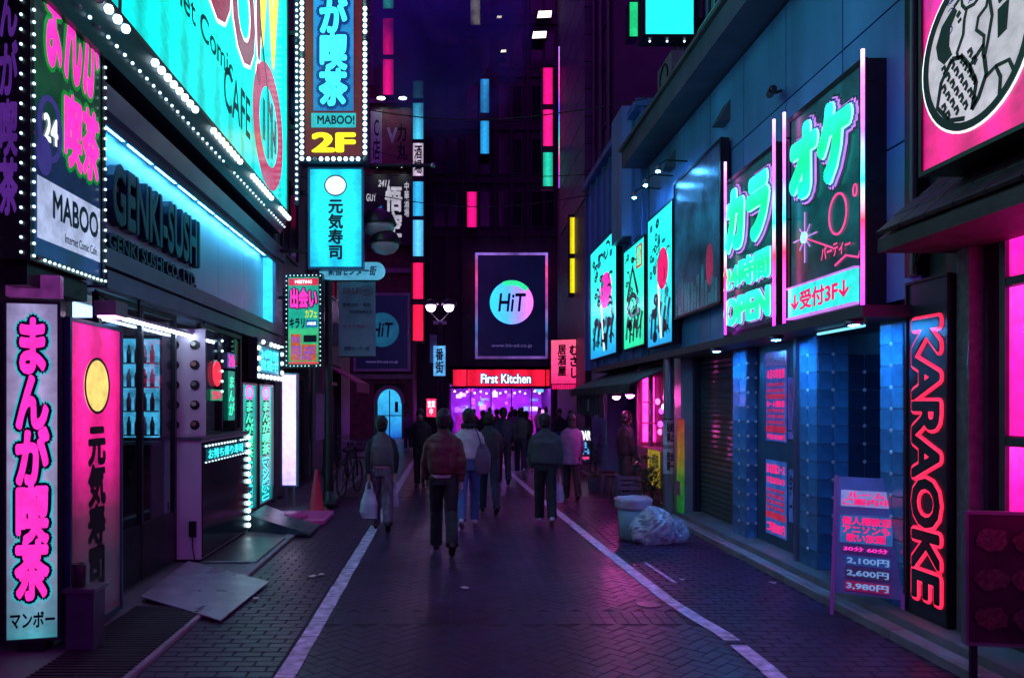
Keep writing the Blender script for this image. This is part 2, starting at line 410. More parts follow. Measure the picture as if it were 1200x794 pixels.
# painted edge lines: left straight, right bending, worn and broken where the pavers end
mb = MB()
y = 4.4
while y < 31:
    L_ = .42 if y < 15 else 1.6
    mb.add([(-1.165+random.uniform(-.006,.006), y, .006), (-1.03+random.uniform(-.006,.006), y, .006), (-1.03+random.uniform(-.006,.006), y+L_-.012, .006), (-1.165+random.uniform(-.006,.006), y+L_-.012, .006)], [(0,1,2,3)])
    y += L_
struct(mb.build('lane_line', M_line))
mb = MB(); pts = [(1.52,30),(1.62,22),(1.74,16),(1.86,12.8),(1.95,10.2),(2.02,8.4),(2.07,7.2),(2.14,6.55),(2.2,6.2),(2.215,5.98)]
for (xa, ya), (xb, yb) in zip(pts, pts[1:]):
    mb.add([(xa-.065,ya,.006),(xa+.065,ya,.006),(xb+.065,yb,.006),(xb-.065,yb,.006)], [(0,3,2,1)])
mb.add([(2.15,5.86,.006),(2.28,5.86,.006),(2.29,5.3,.006),(2.16,5.3,.006)], [(0,3,2,1)])
mb.add([(2.15,5.29,.006),(2.28,5.29,.006),(2.29,4.5,.006),(2.16,4.5,.006)], [(0,3,2,1)])
mb.add([(2.26,8.9,.006),(2.3,8.9,.006),(2.36,7.9,.006),(2.32,7.9,.006)], [(0,3,2,1)])
struct(mb.build('lane_line', M_line))

struct(MB().box(-3.35, -2.14, 4.2, 14.6, -.05, .022).build('pavement', M_slab))
struct(MB().box(-3.2, -2.14, 14.61, 40, -.05, .02).build('pavement', M_slab))
kb = struct(MB().box(-2.135, -2.122, 4.2, 15.2, -.05, -.01).build('kerb', M_mortar))
KS = MB().cham(-.07,.07,-.495,.495,-.05,.032,.008).mesh('kerb_stone'); KS.materials.append(M_kerb)
for i in range(10): inst('kerb_stone', KS, kb, (-2.19, 4.75+i, 0))
step = struct(MB().box(3.62, 4.6, 2, 21, -.05, .135).build('pavement', M_slab))

KS2 = MB().cham(-.072,.072,-.475,.475,-.05,.075,.012).mesh('kerb_stone'); KS2.materials.append(M_kerb)
for i in range(18): inst('kerb_stone', KS2, step, (3.545, 4.6+i*.96, 0))

# ================================================================== BUILDINGS
M_wallL = mat('left_render', (.10,.10,.12), .6, 0, .3, 2, .15)
M_wallN = mat('navy_panel', (.10,.115,.15), .42, 0, .2, 3, .05)
M_wallB = mat('dark_tile_wall', (.09,.075,.085), .5, 0, .3, 3, .15)
M_brick = brick_mat('brick', (.16,.075,.06), (.12,.055,.045), (.09,.08,.075), 1.0, .7, .24, .08, 'XZ', .5, .008)
M_end = mat('end_tower', (.022,.018,.028), .55, 0, .35, 1.5, .1)
M_clad = mat('blue_cladding', (.13,.34,.74), .38, .15, .4, 1.3, .05, rnd=.1, stretch=(1,1,.22))
M_clad2 = mat('grey_cladding', (.15,.16,.19), .4, .3, .2, 2, .04, rnd=.12)
M_soffit = mat('soffit', (.07,.075,.09), .45, 0, .2, 4, .05)
M_tile = mat('blue_tile', (.07,.25,.44), .22, .15, .4, 4, .06, .6, rnd=.22, coat=.4)
M_grout = mat('tile_grout', (.05,.07,.11), .6, 0, .2, 9, .1)
M_rust = mat('weathered_canopy', (.075,.05,.05), .6, .2, .5, 5, .2)
M_glassd = mat('dark_window', (.012,.014,.02), .08, 0, .2, 2, .02, .8)
M_wframe = mat('window_frame', (.09,.09,.1), .4, .6, .2, 5, .05)
M_pipe = mat('grey_pipe', (.16,.16,.17), .45, .3, .3, 4, .1, stretch=(1,1,.2))

def windows(root, p, cols, rows, a0, da, b0, db, w_, h_, m=None):
    for r_ in range(rows):
        for c in range(cols):
            a, b = a0+c*da, b0+r_*db
            mb = MB()
            mb.ob(p,a-.05,a+w_+.05,b-.05,b,0,.05); mb.ob(p,a-.05,a+w_+.05,b+h_,b+h_+.05,0,.05)
            mb.ob(p,a-.05,a,b,b+h_,0,.05); mb.ob(p,a+w_,a+w_+.05,b,b+h_,0,.05); mb.ob(p,a+w_/2-.02,a+w_/2+.02,b,b+h_,0,.04)
            f = mb.build('window', M_wframe, root)
            MB().ob(p,a+.002,a+w_-.002,b+.002,b+h_-.002,-.01,.02).build('pane', m or M_glassd, f)

M_ffr0 = mat('lintel_lit_blue',(.14,.20,.30),.4,.2,.2,4,.04)  # blue light on the lintel put into its base colour
# ---- left: sushi shop and manga cafe under one building
A = thing('shop_building', 'dark building housing the sushi shop and manga cafe under the turquoise billboard', 'building', (-6,8,0))
mb = MB()
mb.box(-9,-3.3,2,14.5,4.6,15); mb.box(-9,-3.3,2,6.75,.0,4.6)        # upper storeys, near pier
mb.box(-9,-5.6,6.75,14.5,0,4.6)                                      # back wall of the shops
mb.box(-5.6,-3.32,13.9,14.5,0,4.6)                                   # far pier
mb.box(-5.6,-3.4,6.75,13.9,2.98,4.6)                                 # ceiling slab
mb.build('wall', M_wallL, A)
MB().box(-5.6,-3.36,6.76,13.9,.0,.06).build('shop_floor', M_slab, A)
MB().box(-5.58,-3.36,10.95,11.05,.06,2.97).build('partition', mat('shop_partition',(.35,.33,.38),.5,0,.15,3,.05), A)
# soffit and lintel under the fascia
MB().box(-3.42,-2.98,6.72,13.75,2.86,3.02).build('lintel', M_ffr0, A)
windows(A, leftp(-3.29, 2, 14.5, 0, 15), 3, 2, 1.2, 3.8, 9.8, 2.6, 1.8, 1.6)
MB().tube([(-3.22,14.2,0),(-3.22,14.2,14.8)], .06).build('drainpipe', M_pipe, A)

# ---- left: next building with small shops
B = thing('shop_building', 'dark tiled building with a magenta awning beyond the lamp pole', 'building', (-6.5,20,0))
mb = MB(); mb.box(-11,-3.45,14.62,27,3.0,18); mb.box(-11,-3.45,14.62,16.2,0,3); mb.box(-11,-3.45,19.0,21.2,0,3); mb.box(-11,-3.45,24.8,27,0,3)
mb.box(-11,-4.3,16.2,24.8,0,3); mb.build('wall', M_wallB, B)
for y0, y1 in ((16.2,19.0),(21.2,24.8)):
    mb = MB(); mb.box(-3.6,-3.55,y0,y1,.05,.12); mb.box(-3.6,-3.55,y0,y1,2.4,2.5)
    for i in range(5): yy = y0+.03+(y1-y0-.1)*i/4; mb.box(-3.6,-3.55,yy,yy+.05,.12,2.4)
    sf = mb.build('shopfront_frame', M_wframe, B)
    for i in range(4):
        ya = y0+.08+(y1-y0-.1)*i/4; MB().box(-3.585,-3.575,ya+.003,ya+(y1-y0-.1)/4-.053,.122,2.398).build('pane', M_glass, sf)
M_awn = mat('magenta_awning', (.55,.06,.22), .7, 0, .2, 4, .1)
mb = MB(); mb.add([(-3.44,21.4,2.95),(-3.44,24.9,2.95),(-2.55,24.9,2.45),(-2.55,21.4,2.45),(-3.44,21.4,2.9),(-3.44,24.9,2.9),(-2.55,24.9,2.4),(-2.55,21.4,2.4),(-2.56,21.4,2.15),(-2.56,24.9,2.15),(-2.54,21.4,2.15),(-2.54,24.9,2.15)],
    [(0,3,2,1),(4,5,6,7),(0,4,7,3),(1,2,6,5),(3,10,11,2),(7,6,9,8),(8,9,11,10)]); mb.build('awning', M_awn, B)
MB().box(-3.44,-3.2,20.9,21.1,2.0,3.4).build('sign_board', mat('pink_board',(.5,.08,.25),.5,0,.2,3,.05), B)
MB().box(-3.44,-3.3,19.2,20.6,.9,2.1).build('poster', mat('lilac_poster',(.28,.16,.36),.5,0,.5,7,.02), B)
for i in range(3): MB().box(-3.43,-3.05,15.0+i*3.3,15.8+i*3.3,3.5,4.1).build('air_conditioner', M_lw, B)
windows(B, leftp(-3.44, 14.62, 27, 0, 18), 4, 4, 1.2, 3.0, 5.0, 3.1, 1.6, 1.6)
MB().tube([(-3.36,19.1,0),(-3.36,19.1,17.8)], .05).build('drainpipe', M_pipe, B)

# ---- left end: brick building with arched blue door
Dk = thing('brick_building', 'brown brick building with a glowing blue arched doorway', 'building', (-7,44,0))
mb = MB(); x0, x1, zt = gx(442,40), gx(470,40), gz(456,40)
mb.box(-14,x0-.15,40,52,0,27); mb.box(x1+.15,-1.8,40,52,0,27); mb.box(x0-.15,x1+.15,40,52,zt+.3,27); mb.box(x0-.15,x1+.15,40.6,52,0,zt+.3)
mb.build('wall', M_brick, Dk)
pd = Panel((x0,40.35,0.02),(1,0,0),(0,-1,0),x1-x0,zt)
arch = [(0,0),(pd.w,0)] + [(pd.w/2+pd.w/2*math.cos(math.pi*i/12), zt-.75+.75*math.sin(math.pi*i/12)) for i in range(13)]
M_door = emis('blue_glass_door', '#2b9be0', .85, ramp=[(0,'#1450b0'),(.35,'#2f9fe8'),(1,'#38b8f0')], noise=.2, nscale=2)
dr = MB().prism(pd, arch, -.08, 0).build('door', M_door, Dk)
mb = MB(); mb.ob(pd,pd.w/2-.03,pd.w/2+.03,0,zt-.05,.002,.03); mb.ob(pd,0,pd.w,1.15,1.2,.002,.03); mb.build('mullion', M_dark, dr)
MB().ob(pd,pd.w*.72,pd.w*.86,1.35,1.9,.003,.02).build('notice', M_ink, dr)
mb = MB(); mb.ring(pd, pd.w/2, zt-.75, pd.w/2+.2, .95, .2, -.1, .37, 24, 0, math.pi); mb.build('arch_trim', M_kerb, Dk)
for (px, wd) in ((400,.06),(484,.05)):
    X = gx(px,39.9); MB().tube([(X,39.9,0),(X,39.9,26)], wd).build('drainpipe', M_pipe, Dk)
windows(Dk, Panel((-14,39.99,0),(1,0,0),(0,-1,0),12,27), 4, 2, .8, 2.6, 18.4, 3.6, 1.5, 1.8)
for z in (3.1, 8.6, 17.4): MB().box(-14,-1.75,39.85,40-.003,z,z+.25).build('string_course', M_kerb, Dk)

# ---- end of the street: dark tower with the burger shop
G = thing('office_tower', 'tall dark tower closing the street above the burger shop', 'building', (2,52,0))
fx0, fx1 = gx(527,45), gx(648,45)
mb = MB(); mb.box(-16,fx0,45,60,0,4.0); mb.box(fx1,16,45,60,0,4.0); mb.box(fx0,fx1,50.5,60,0,4.0); mb.box(-16,16,45,60,4.0,34)
mb.build('wall', M_end, G)
pg = Panel((-16,44.99,0),(1,0,0),(0,-1,0),32,34)
M_fin = mat('tower_fin', (.03,.022,.034), .45, .2, .25, 2, .05)
for i in range(15):
    a = 13.0 + i*.95
    if 17 < a < 23: b0 = 11.2
    else: b0 = 4.3
    MB().ob(pg, a, a+.14, b0, 33.5, .002, .16).build('fin', M_fin, G)
for r_ in range(7):
    MB().ob(pg, 12.5, 27, 11.6+r_*3.1, 11.9+r_*3.1, .001, .1).build('spandrel', M_fin, G)
windows(G, pg, 7, 6, 13.3, 1.9, 12.2, 3.1, 1.3, 2.0)
MB().ob(pg, 12.2, 26, 33.5, 34.2, -.5, .3).build('parapet', M_fin, G)

# ---- right, near: bar with the magenta window
Rn = thing('bar_building', 'dark bar frontage with a glowing magenta window and shingled canopy', 'building', (6,4,0))
M_col = mat('granite_pier', (.16,.13,.14), .55, 0, .4, 14, .3)
M_wallR = mat('bar_wall', (.05,.045,.055), .6, 0, .3, 4, .15)
mb = MB(); mb.box(3.95,9,2,6.3,3.3,13); mb.box(3.95,9,5.62,6.3,0,3.3); mb.box(3.95,9,2,2.6,0,3.3); mb.box(4.3,9,2.6,5.62,0,3.3); mb.box(3.95,4.3,2.6,5.62,0,.95)
mb.build('wall', M_wallR, Rn)
MB().box(3.84,3.948,5.66,5.80,.14,3.25).build('pier', M_col, Rn)
M_pinkw = emis('magenta_window', '#ff1296', 1.5, ramp=[(0,'#e01088'),(.5,'#ff18a0'),(1,'#ff30b8')], noise=.1, nscale=1.5)
mb = MB()
for a in (2.62,3.5,4.4,5.46): mb.box(3.96,4.06,a,a+.06,.95,3.29)
for z in (.95,1.55,2.68,3.22): mb.box(3.965,4.055,2.62,5.52,z,z+.06)
wn = mb.build('window', M_wframe, Rn)
for ya, yb in ((2.69,3.49),(3.57,4.39),(4.47,5.45)):
    for za, zb in ((1.02,1.54),(1.62,2.67),(2.75,3.21)): MB().box(3.985,4.02,ya,yb,za,zb).build('pane', M_pinkw, wn)
# shingled canopy
can = MB().add([(3.96,2.3,3.66),(3.30,2.3,3.10),(3.30,5.9,3.10),(3.96,5.9,3.66),(3.96,2.3,3.0),(3.30,2.3,3.0),(3.30,5.9,3.0),(3.96,5.9,3.0)],
    [(0,1,2,3),(7,6,5,4),(1,5,6,2),(3,2,6,7),(0,4,5,1),(0,3,7,4)]).build('canopy', M_rust, Rn)
sh = MB().cham(-.1,.1,-.145,.145,-.012,.022,.006).mesh('shingle'); sh.materials.append(M_rust)
for r_ in range(4):
    for c in range(12):
        q = Vector((3.93,2.45+c*.3+(.0 if r_%2 else .05),3.665)) + Vector((-.66,0,-.56))*(r_*.25+.09)
        rm = Matrix.Rotation(-math.atan2(.56,.66), 3, 'Y')
        inst('shingle', sh, can, q + Vector((-.005,0,.012)), rm)

# ---- right: karaoke building
K = thing('karaoke_building', 'blue panelled karaoke building with tiled entrance and roller shutter', 'building', (6,10,0))
mb = MB()
mb.box(4.0,9,6.32,15.1,2.72,6.45)                     # first floor behind the cladding
mb.box(4.45,9,6.32,15.1,6.45,13)                      # set-back upper floors
mb.box(4.3,9,8.32,10.25,0,2.72); mb.box(4.05,9,10.28,15.1,0,2.72); mb.box(6.2,9,6.32,8.32,0,2.72); mb.box(4.1,6.2,6.32,6.39,0,2.72)
mb.build('wall', M_wallR, K)
cl = [(6.33,7.58),(7.6,8.85),(8.87,10.12),(10.14,11.39),(11.41,12.66),(12.68,13.93),(13.95,15.08)]
for ya, yb in cl:                                     # wall cladding panels
    for za, zb in ((2.74,4.08),(4.10,5.32),(5.34,6.44)): MB().ob(rightp(3.9,ya,yb,za,zb),0,yb-ya,0,zb-za,-.095,0).build('cladding_panel', M_clad, K)
MB().box(3.42,3.99,6.3,15.12,6.46,6.78).build('cornice', mat('cornice_paint',(.11,.12,.19),.45,.1,.35,2,.08), K)
MB().box(3.36,3.99,6.28,15.14,6.782,6.84).build('gutter', M_pipe, K)
mb = MB()
for i in range(26):                                   # ribbed panels of the set-back floors
    mb.box(4.40,4.448,6.4+i*.33,6.52+i*.33,7.0,12.6)
mb.build('ribbed_screen', M_clad2, K)
mb = MB()
for z in (7.3,7.45,8.2): mb.tube([(4.30,6.4,z),(4.30,15,z)], .035, 8)
mb.tube([(3.93,14.9,.1),(3.93,14.9,6.4)], .05); mb.build('pipework', M_pipe, K)
windows(K, rightp(4.44,6.32,15.1,0,13), 4, 2, 1.0, 2.0, 8.4, 2.2, 1.3, 1.4)
MB().box(3.40,4.3,6.3,12.3,2.56,2.655).build('soffit', M_soffit, K)
# tiled columns and tiled passage
mb = MB(); mb.box(3.80,4.10,6.40,6.75,.135,2.56); mb.box(3.80,4.12,7.90,8.30,.135,2.56); mb.box(3.80,4.3,9.78,10.24,.135,2.56)
mb.box(4.12,6.2,7.94,8.30,.135,2.72); mb.box(3.94,4.3,8.30,9.78,.135,2.56); mb.build('column', M_grout, K)
TS = .185; tb = MB(); t = TS/2-.0025; c = .016
tb.add([(-t+c,-t,0),(t-c,-t,0),(t,-t+c,0),(t,t-c,0),(t-c,t,0),(-t+c,t,0),(-t,t-c,0),(-t,-t+c,0)] + [(x*.965,y*.965,.005) for x,y in ((-t+c,-t),(t-c,-t),(t,-t+c),(t,t-c),(t-c,t),(-t+c,t),(-t,t-c),(-t,-t+c))],
    [tuple(range(8,16))]+[(i,(i+1)%8,(i+1)%8+8,i+8) for i in range(8)])
tme = tb.mesh('tile'); tme.materials.append(M_tile)
glint = MB()
def tile_face(p, w_, h_):
    nc = max(1, int(w_/TS+.3)); sx = w_/nc; nr = int(h_/TS); 
    for r_ in range(nr):
        for c_ in range(nc):
            o_ = inst('tile', tme, K, p.pt((c_+.5)*sx, (r_+.5)*TS, .001), p.mtx())
            o_.scale = (sx/TS*.99, 1, 1)
    for r_ in range(1,nr):
        for c_ in range(nc+1):
            if 0 < c_ < nc or nc == 1: 
                q = p.pt(min(max(c_*sx,.02),w_-.02), r_*TS, .002); glint.ell(q, .02, .02, .02, 6, 4)
tile_face(rightp(3.80,6.40,6.75,.135,2.56), .35, 2.42)
tile_face(rightp(3.80,7.90,8.30,.135,2.56), .40, 2.42)
tile_face(Panel((3.80,7.90,.135),(1,0,0),(0,-1,0),.32,2.42), .32, 2.42)
tile_face(rightp(3.80,9.78,10.24,.135,2.56), .46, 2.42)
tile_face(Panel((3.80,9.78,.135),(1,0,0),(0,-1,0),.14,2.42), .14, 2.42)
tme2 = tme.copy(); tme2.materials.clear(); tme2.materials.append(mat('shaded_tile',(.018,.045,.10),.2,.1,.2,5,.03,.6,rnd=.15)); tme = tme2  # darker tile copy for the passage wall: recess shade put into the colour
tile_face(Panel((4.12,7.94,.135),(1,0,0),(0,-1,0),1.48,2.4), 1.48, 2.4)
glint.build('joint_glints', mat('pale_glint',(.75,.8,.85),.3,.2,.1,5,0), K)['kind'] = 'stuff'  # pale beads added at the tile corners to paint glints on the joints
# roller shutter
sl = MB().add([(-.02,-.89,-.038),(-.02,.89,-.038),(-.035,.89,0),(-.035,-.89,0),(-.02,.89,.036),(-.02,-.89,.036),(0,-.89,-.038),(0,.89,-.038),(0,.89,.036),(0,-.89,.036)],
    [(0,3,2,1),(3,5,4,2),(0,1,7,6),(5,9,8,4),(6,9,5,3,0),(1,2,4,8,7)]).mesh('slat'); sl.materials.append(mat('shutter_steel',(.11,.10,.11),.4,.5,.3,4,.05))
for i in range(31): inst('slat', sl, K, (4.03, 11.25, .18+i*.077))
for y in (10.26,12.15): MB().box(3.9,4.04,y,y+.09,.135,2.56).build('shutter_rail', M_dark, K)
MB().box(3.72,4.04,12.26,12.62,.135,2.72).build('pillar', mat('pillar_tile',(.35,.34,.36),.45,0,.2,4,.08), K)

# ---- right: blue clad building with picture panels
Bc = thing('blue_clad_building', 'bright blue ribbed metal building beside the karaoke hall', 'building', (6,18,0))
mb = MB(); mb.box(3.98,9,15.12,21.3,2.72,7.7); mb.box(4.9,9,12.65,21.3,0,2.72) ; mb.box(3.98,4.9,19.2,21.3,0,2.72)
mb.build('wall', mat('blue_wall',(.16,.30,.60),.45,.1,.2,2,.05), Bc)
for i in range(8):
    ya = 15.14+i*.77
    for za, zb in ((2.74,5.2),(5.22,7.68)): MB().ob(rightp(3.86,ya,ya+.75,za,zb),0,.75,0,zb-za,-.115,0).build('cladding_panel', M_clad, Bc)
mb = MB()
for i in range(9): mb.box(3.80,3.858,15.12+i*.77,15.16+i*.77,2.75,7.68)
mb.build('rib', M_clad, Bc)
MB().box(3.70,4.1,15.11,21.32,7.70,7.85).build('parapet', M_clad, Bc)
MB().box(3.6,3.855,15.9,16.9,5.3,8.0).build('duct', mat('duct_lit_blue',(.25,.5,.85),.4,.1,.25,2,.05,stretch=(1,1,.2)), Bc)  # duct coloured lighter: the blue light on it is put into its colour
MB().box(3.62,4.8,12.66,19.2,2.60,2.715).build('stall_ceiling', M_soffit, Bc)

# ---- right, far: dark block with panelled corner
F3 = thing('dark_block', 'dark block with grey panelled corner pier beyond the blue building', 'building', (8,31,0))
mb = MB(); mb.box(4.75,14,22,33.3,0,27); mb.build('wall', mat('dark_block_wall',(.045,.04,.05),.5,0,.3,2,.1), F3)
for r_ in range(19):
    for c_ in range(3): MB().ob(rightp(4.5,25.3+c_*1.9,27.18+c_*1.9,8.6+r_*.9,9.48+r_*.9),0,1.88,0,.87,-.24,0).build('cladding_panel', M_clad2, F3)
MB().box(4.52,4.74,25.3,31,0,8.55).build('pier', M_wallB, F3)
windows(F3, rightp(4.74,22,33.3,0,27), 1, 7, 9.6, 1.6, 4.2, 3.0, 1.2, 1.7)
mb = MB()
for yy in (22.4,23.5,24.6): mb.tube([(4.68,yy,0),(4.68,yy,26)], .06)
mb.build('drainpipe', M_pipe, F3)
# ================================================================== SIGNS
E_bulb = emis('bulb_white', '#d0f4ff', 2.2, noise=0)
E_bulbw = emis('bulb_soft', '#c8f0ff', 1.6, noise=0)
E_mag = emis('magenta_print', '#ff2fb4', 1.0, noise=.05)
E_pinkp = emis('pink_print', '#f0186e', .8, noise=.05)
E_cyanl = emis('cyan_light', '#38e8f0', 1.1, noise=.1)
E_yel = emis('yellow_print', '#fff000', 1.1, noise=.05)
E_whl = emis('white_light', '#e8f4ff', 1.2, noise=.1)
E_black = M_ink
E_teal = emis('teal_outline', '#0c5a66', .6, noise=.1)

# ---- turquoise billboard along the left building
p = leftp(-2.72, 3.4, yx(337,-2.72), 5.02, 9.6)
E_turq = emis('turquoise_face', '#00c8bc', 1.9, noise=.14, tubes=17, taxis='Y', ramp=[(0,'#00a8a4'),(.3,'#00c8ba'),(1,'#00c8ba')])
s_ = sign('billboard', 'long turquoise lit billboard advertising an internet comic cafe', 'billboard', p, .5, E_turq, mat('sign_frame_bronze',(.25,.13,.09),.35,.7,.2,5,.04), .06)
def on(px, py, X=-2.72): Y = yx(px, X); return Y-3.4, gz(py, Y)-5.02
M_pk = mat('crimson_print', (.42,.03,.12), .4, 0, .1, 3, 0)
M_dkp = mat('dark_teal_print', (.01,.06,.08), .4, 0, .1, 3, 0)
letters(s_, 'MABOO!', p, 2.2, 7.75, 1.35, 2.75, emis('crimson_letters','#b41848',.55,noise=.05), .035, lift=.006)
letters(s_, 'MABOO!', p, 2.2, 7.75, 1.35, 2.75, E_whl, .035, lift=.002, grow=.05)
letters(s_, 'Internet Comic', p, 3.3, 6.3, .86, 1.16, M_dkp, .012)
letters(s_, 'CAFE', p, 5.9, 7.15, .42, .98, M_dkp, .015)
letters(s_, 'W', p, 7.35, 9.0, 2.0, 3.9, E_yel, .04, lift=.006)
mb = MB(); mb.stroke(p, [(7.1,3.9),(7.75,2.2),(8.3,1.3),(8.7,.75)], .07, .003, .012); mb.build('stripe', E_teal, s_)
mb = MB(); mb.ring(p, 8.25, 1.0, .95, .92, .34, .002, .01, 40); mb.build('round_emblem', emis('rose_print','#d8386e',.6,noise=.1), s_)
mb = MB()
for i, (a, h_) in enumerate(((7.85,.5),(8.1,.85),(8.35,.7),(8.58,.42))): mb.ob(p, a, a+.13, 1.0-h_*.6, 1.0+h_*.6, .011, .016)
mb.build('emblem_bar', E_teal, s_)
mb = MB(); mb.stroke(p, [(2.95,.0),(3.0,1.6),(2.9,4.3)], .05, .002, .01); mb.build('seam', M_dkp, s_)
# two rows of bulbs beneath it
mb = MB(); mb.add([p.pt(0,-.004,.03),p.pt(p.w,-.004,.03),p.pt(p.w,-.30,-.12),p.pt(0,-.30,-.12),p.pt(0,-.004,-.5),p.pt(p.w,-.004,-.5),p.pt(p.w,-.30,-.5),p.pt(0,-.30,-.5)],
    [(0,1,2,3)[::-1],(4,5,6,7),(0,4,5,1),(3,2,6,7),(0,3,7,4),(1,5,6,2)]); mb.build('bulb_rail', M_navy, s_)
P1 = []; P2 = []
a = .12
while a < p.w:
    if int(a/.16) % 11 < 8: P1.append(p.pt(a, -.055, .035))
    P2.append(p.pt(a, -.20, -.04)); a += .16
bulbs(s_, P1, .04, E_bulb); bulbs(s_, P2, .016, E_bulbw, 'small_bulb')

# ---- sushi shop fascia: white recessed face, LED strip on top, dark raised letters
FX = -2.95; fy0, fy1 = 6.5, yx(331,FX)
p = leftp(FX, fy0, fy1, 3.04, 4.56)
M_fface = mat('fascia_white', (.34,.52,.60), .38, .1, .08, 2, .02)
s_ = thing('shop_sign', 'wide white recessed fascia with raised dark sushi lettering lit from above', 'sign', p.pt(p.w/2,0,-.1))
M_ffr = mat('fascia_frame', (.16,.20,.27), .4, .3, .15, 4, .04)
mb = MB(); mb.ob(p,0,p.w,0,.16,-.34,0); mb.ob(p,0,p.w,p.h-.22,p.h,-.34,.06); mb.ob(p,.12,p.w-.55,p.h-.30,p.h-.222,-.03,-.004); mb.ob(p,0,.12,.16,p.h-.22,-.34,0); mb.ob(p,p.w-.55,p.w,.16,p.h-.22,-.34,0); mb.build('frame', M_ffr, s_)
fw = (p.w-.67)/5
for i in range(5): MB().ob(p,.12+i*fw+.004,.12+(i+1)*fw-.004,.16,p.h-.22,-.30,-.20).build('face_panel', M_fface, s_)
MB().ob(p,p.w-.62,p.w-.553,.17,p.h-.24,-.198,-.05).build('edge_lamp', emis('edge_cyan','#2fc8ff',1.2), s_)
E_led = emis('led_strip', '#58c8ff', 15, noise=0)
for i in range(9):
    a0 = .2+i*(p.w-.9)/9; MB().ob(p,a0,a0+(p.w-.9)/9-.12,p.h-.235,p.h-.222,-.14,-.05).build('led_strip', E_led, s_)
letters(s_, 'GENKI-SUSHI', p, .50, 2.98, .46, 1.04, M_navy, .04, lift=-.19, thick=.08)
letters(s_, 'GENKI SUSHI CO., LTD.', p, .50, 2.94, .20, .38, M_navy, .03, lift=-.19, thick=.05)

# ---- tall light box by the near pier
p = rot_front(-3.20, 5.58, .10, .40, 2.48, 18)
p = rot_front(gx(4,5.6), 5.6, .10, .385, 2.5, 14)
E_wf = emis('lilac_white_face', '#b8b4f0', .46, noise=.25, nscale=1.6, tubes=1, taxis='X', ramp=[(0,'#4fb8c8'),(.25,'#b8c8f0'),(.6,'#d8c8ff'),(1,'#b8b0e8')])
s_ = sign('light_box_sign', 'tall narrow light box with magenta vertical lettering on a pale face', 'sign', p, .16, E_wf, M_dark, .022)
letters(s_, stack('まんが喫茶'), p, .075, .31, .30, 2.38, E_mag, .05, lift=.010, ls=.92)
letters(s_, stack('まんが喫茶'), p, .075, .31, .30, 2.38, M_navy, .05, lift=.006, ls=.92, grow=.022)
letters(s_, stack('まんが喫茶'), p, .075, .31, .30, 2.38, emis('cyan_outline','#30b8c8',.7), .05, lift=.002, ls=.92, grow=.036)
letters(s_, 'マンボー', p, .045, .345, .10, .22, M_ink, .03, lift=.004)
MB().box(p.pt(.1,0,-.08).x, p.pt(.3,0,-.08).x, 5.65, 5.78, .02, .104).build('plinth', M_dark, s_)
# ---- box sign above it with bulb edges
bx0, bx1, by0, by1, bz0, bz1 = -3.16, -2.90, 5.30, 6.46, 2.84, 5.4
p = leftp(bx1, by0, by1, bz0, bz1)
E_pg = emis('green_violet_face', '#205840', .35, noise=.5, nscale=2.5, ramp=[(0,'#1a3a80'),(.3,'#183868'),(.5,'#0f5a34'),(1,'#3a1a58')])
s_ = sign('corner_sign', 'bulb-edged corner box sign with magenta comic lettering on dark green', 'sign', p, .26, E_pg, M_black, .05)
letters(s_, 'まんが', p, .22, 1.06, 1.45, 2.35, E_mag, .045, lift=.012, ls=.9)
letters(s_, 'まんが', p, .22, 1.06, 1.45, 2.35, emis('green_edge','#0c9038',.6), .045, lift=.006, grow=.035)
letters(s_, '喫茶', p, .48, 1.06, .80, 1.38, E_mag, .045, lift=.012)
letters(s_, '喫茶', p, .48, 1.06, .80, 1.38, emis('green_edge','#0c9038',.6), .045, lift=.006, grow=.035)
MB().ob(p,.12,1.09,.18,.62,.001,.005).build('name_strip', emis('pale_strip','#b8c8f0',.6,noise=.3,nscale=4), s_)
letters(s_, 'MABOO', p, .32, 1.05, .36, .57, M_navy, .03, lift=.008)
letters(s_, 'Internet Comic Cafe', p, .5, 1.02, .22, .29, M_navy, .01, lift=.008)
mb = MB(); mb.ring(p,.29,1.0,.17,.24,.04,.002,.01,28); mb.ring(p,.2,.78,.1,.14,.1,.006,.012,24); mb.build('round_emblem', emis('violet_disc','#403a90',.5), s_)
letters(s_, '24', p, .2, .40, .90, 1.1, E_whl, .03, lift=.006)
pf = Panel((bx0+.004,by0,bz0),(1,0,0),(0,-1,0),.25,bz1-bz0)
bulbs(s_, edge_pts(p,.025,.03,.025,2.5,30,.03)+edge_pts(p,p.w-.025,.03,p.w-.025,2.5,30,.03)+edge_pts(p,.1,.025,p.w-.1,.025,15,.03), .012, E_bulbw)
bulbs(s_, edge_pts(pf,.03,.05,.03,2.4,24,.01)+edge_pts(pf,.215,.05,.215,2.4,24,.01), .011, E_bulbw)
letters(s_, stack('まんが喫茶'), pf, .06, .19, .3, 2.3, emis('violet_dim','#5a2a90',.5), .04, lift=.004)
MB().ob(p,.1,1.0,-.16,-.004,-.22,-.06).build('mount', M_dark, s_)
p2 = rot_front(-3.18, 5.52, 2.62, .36, .16, 14)
MB().ob(p2,0,.36,0,.16,-.1,0).build('under_sign', emis('under_pink','#8a3a90',.3,noise=.4,nscale=9), s_)

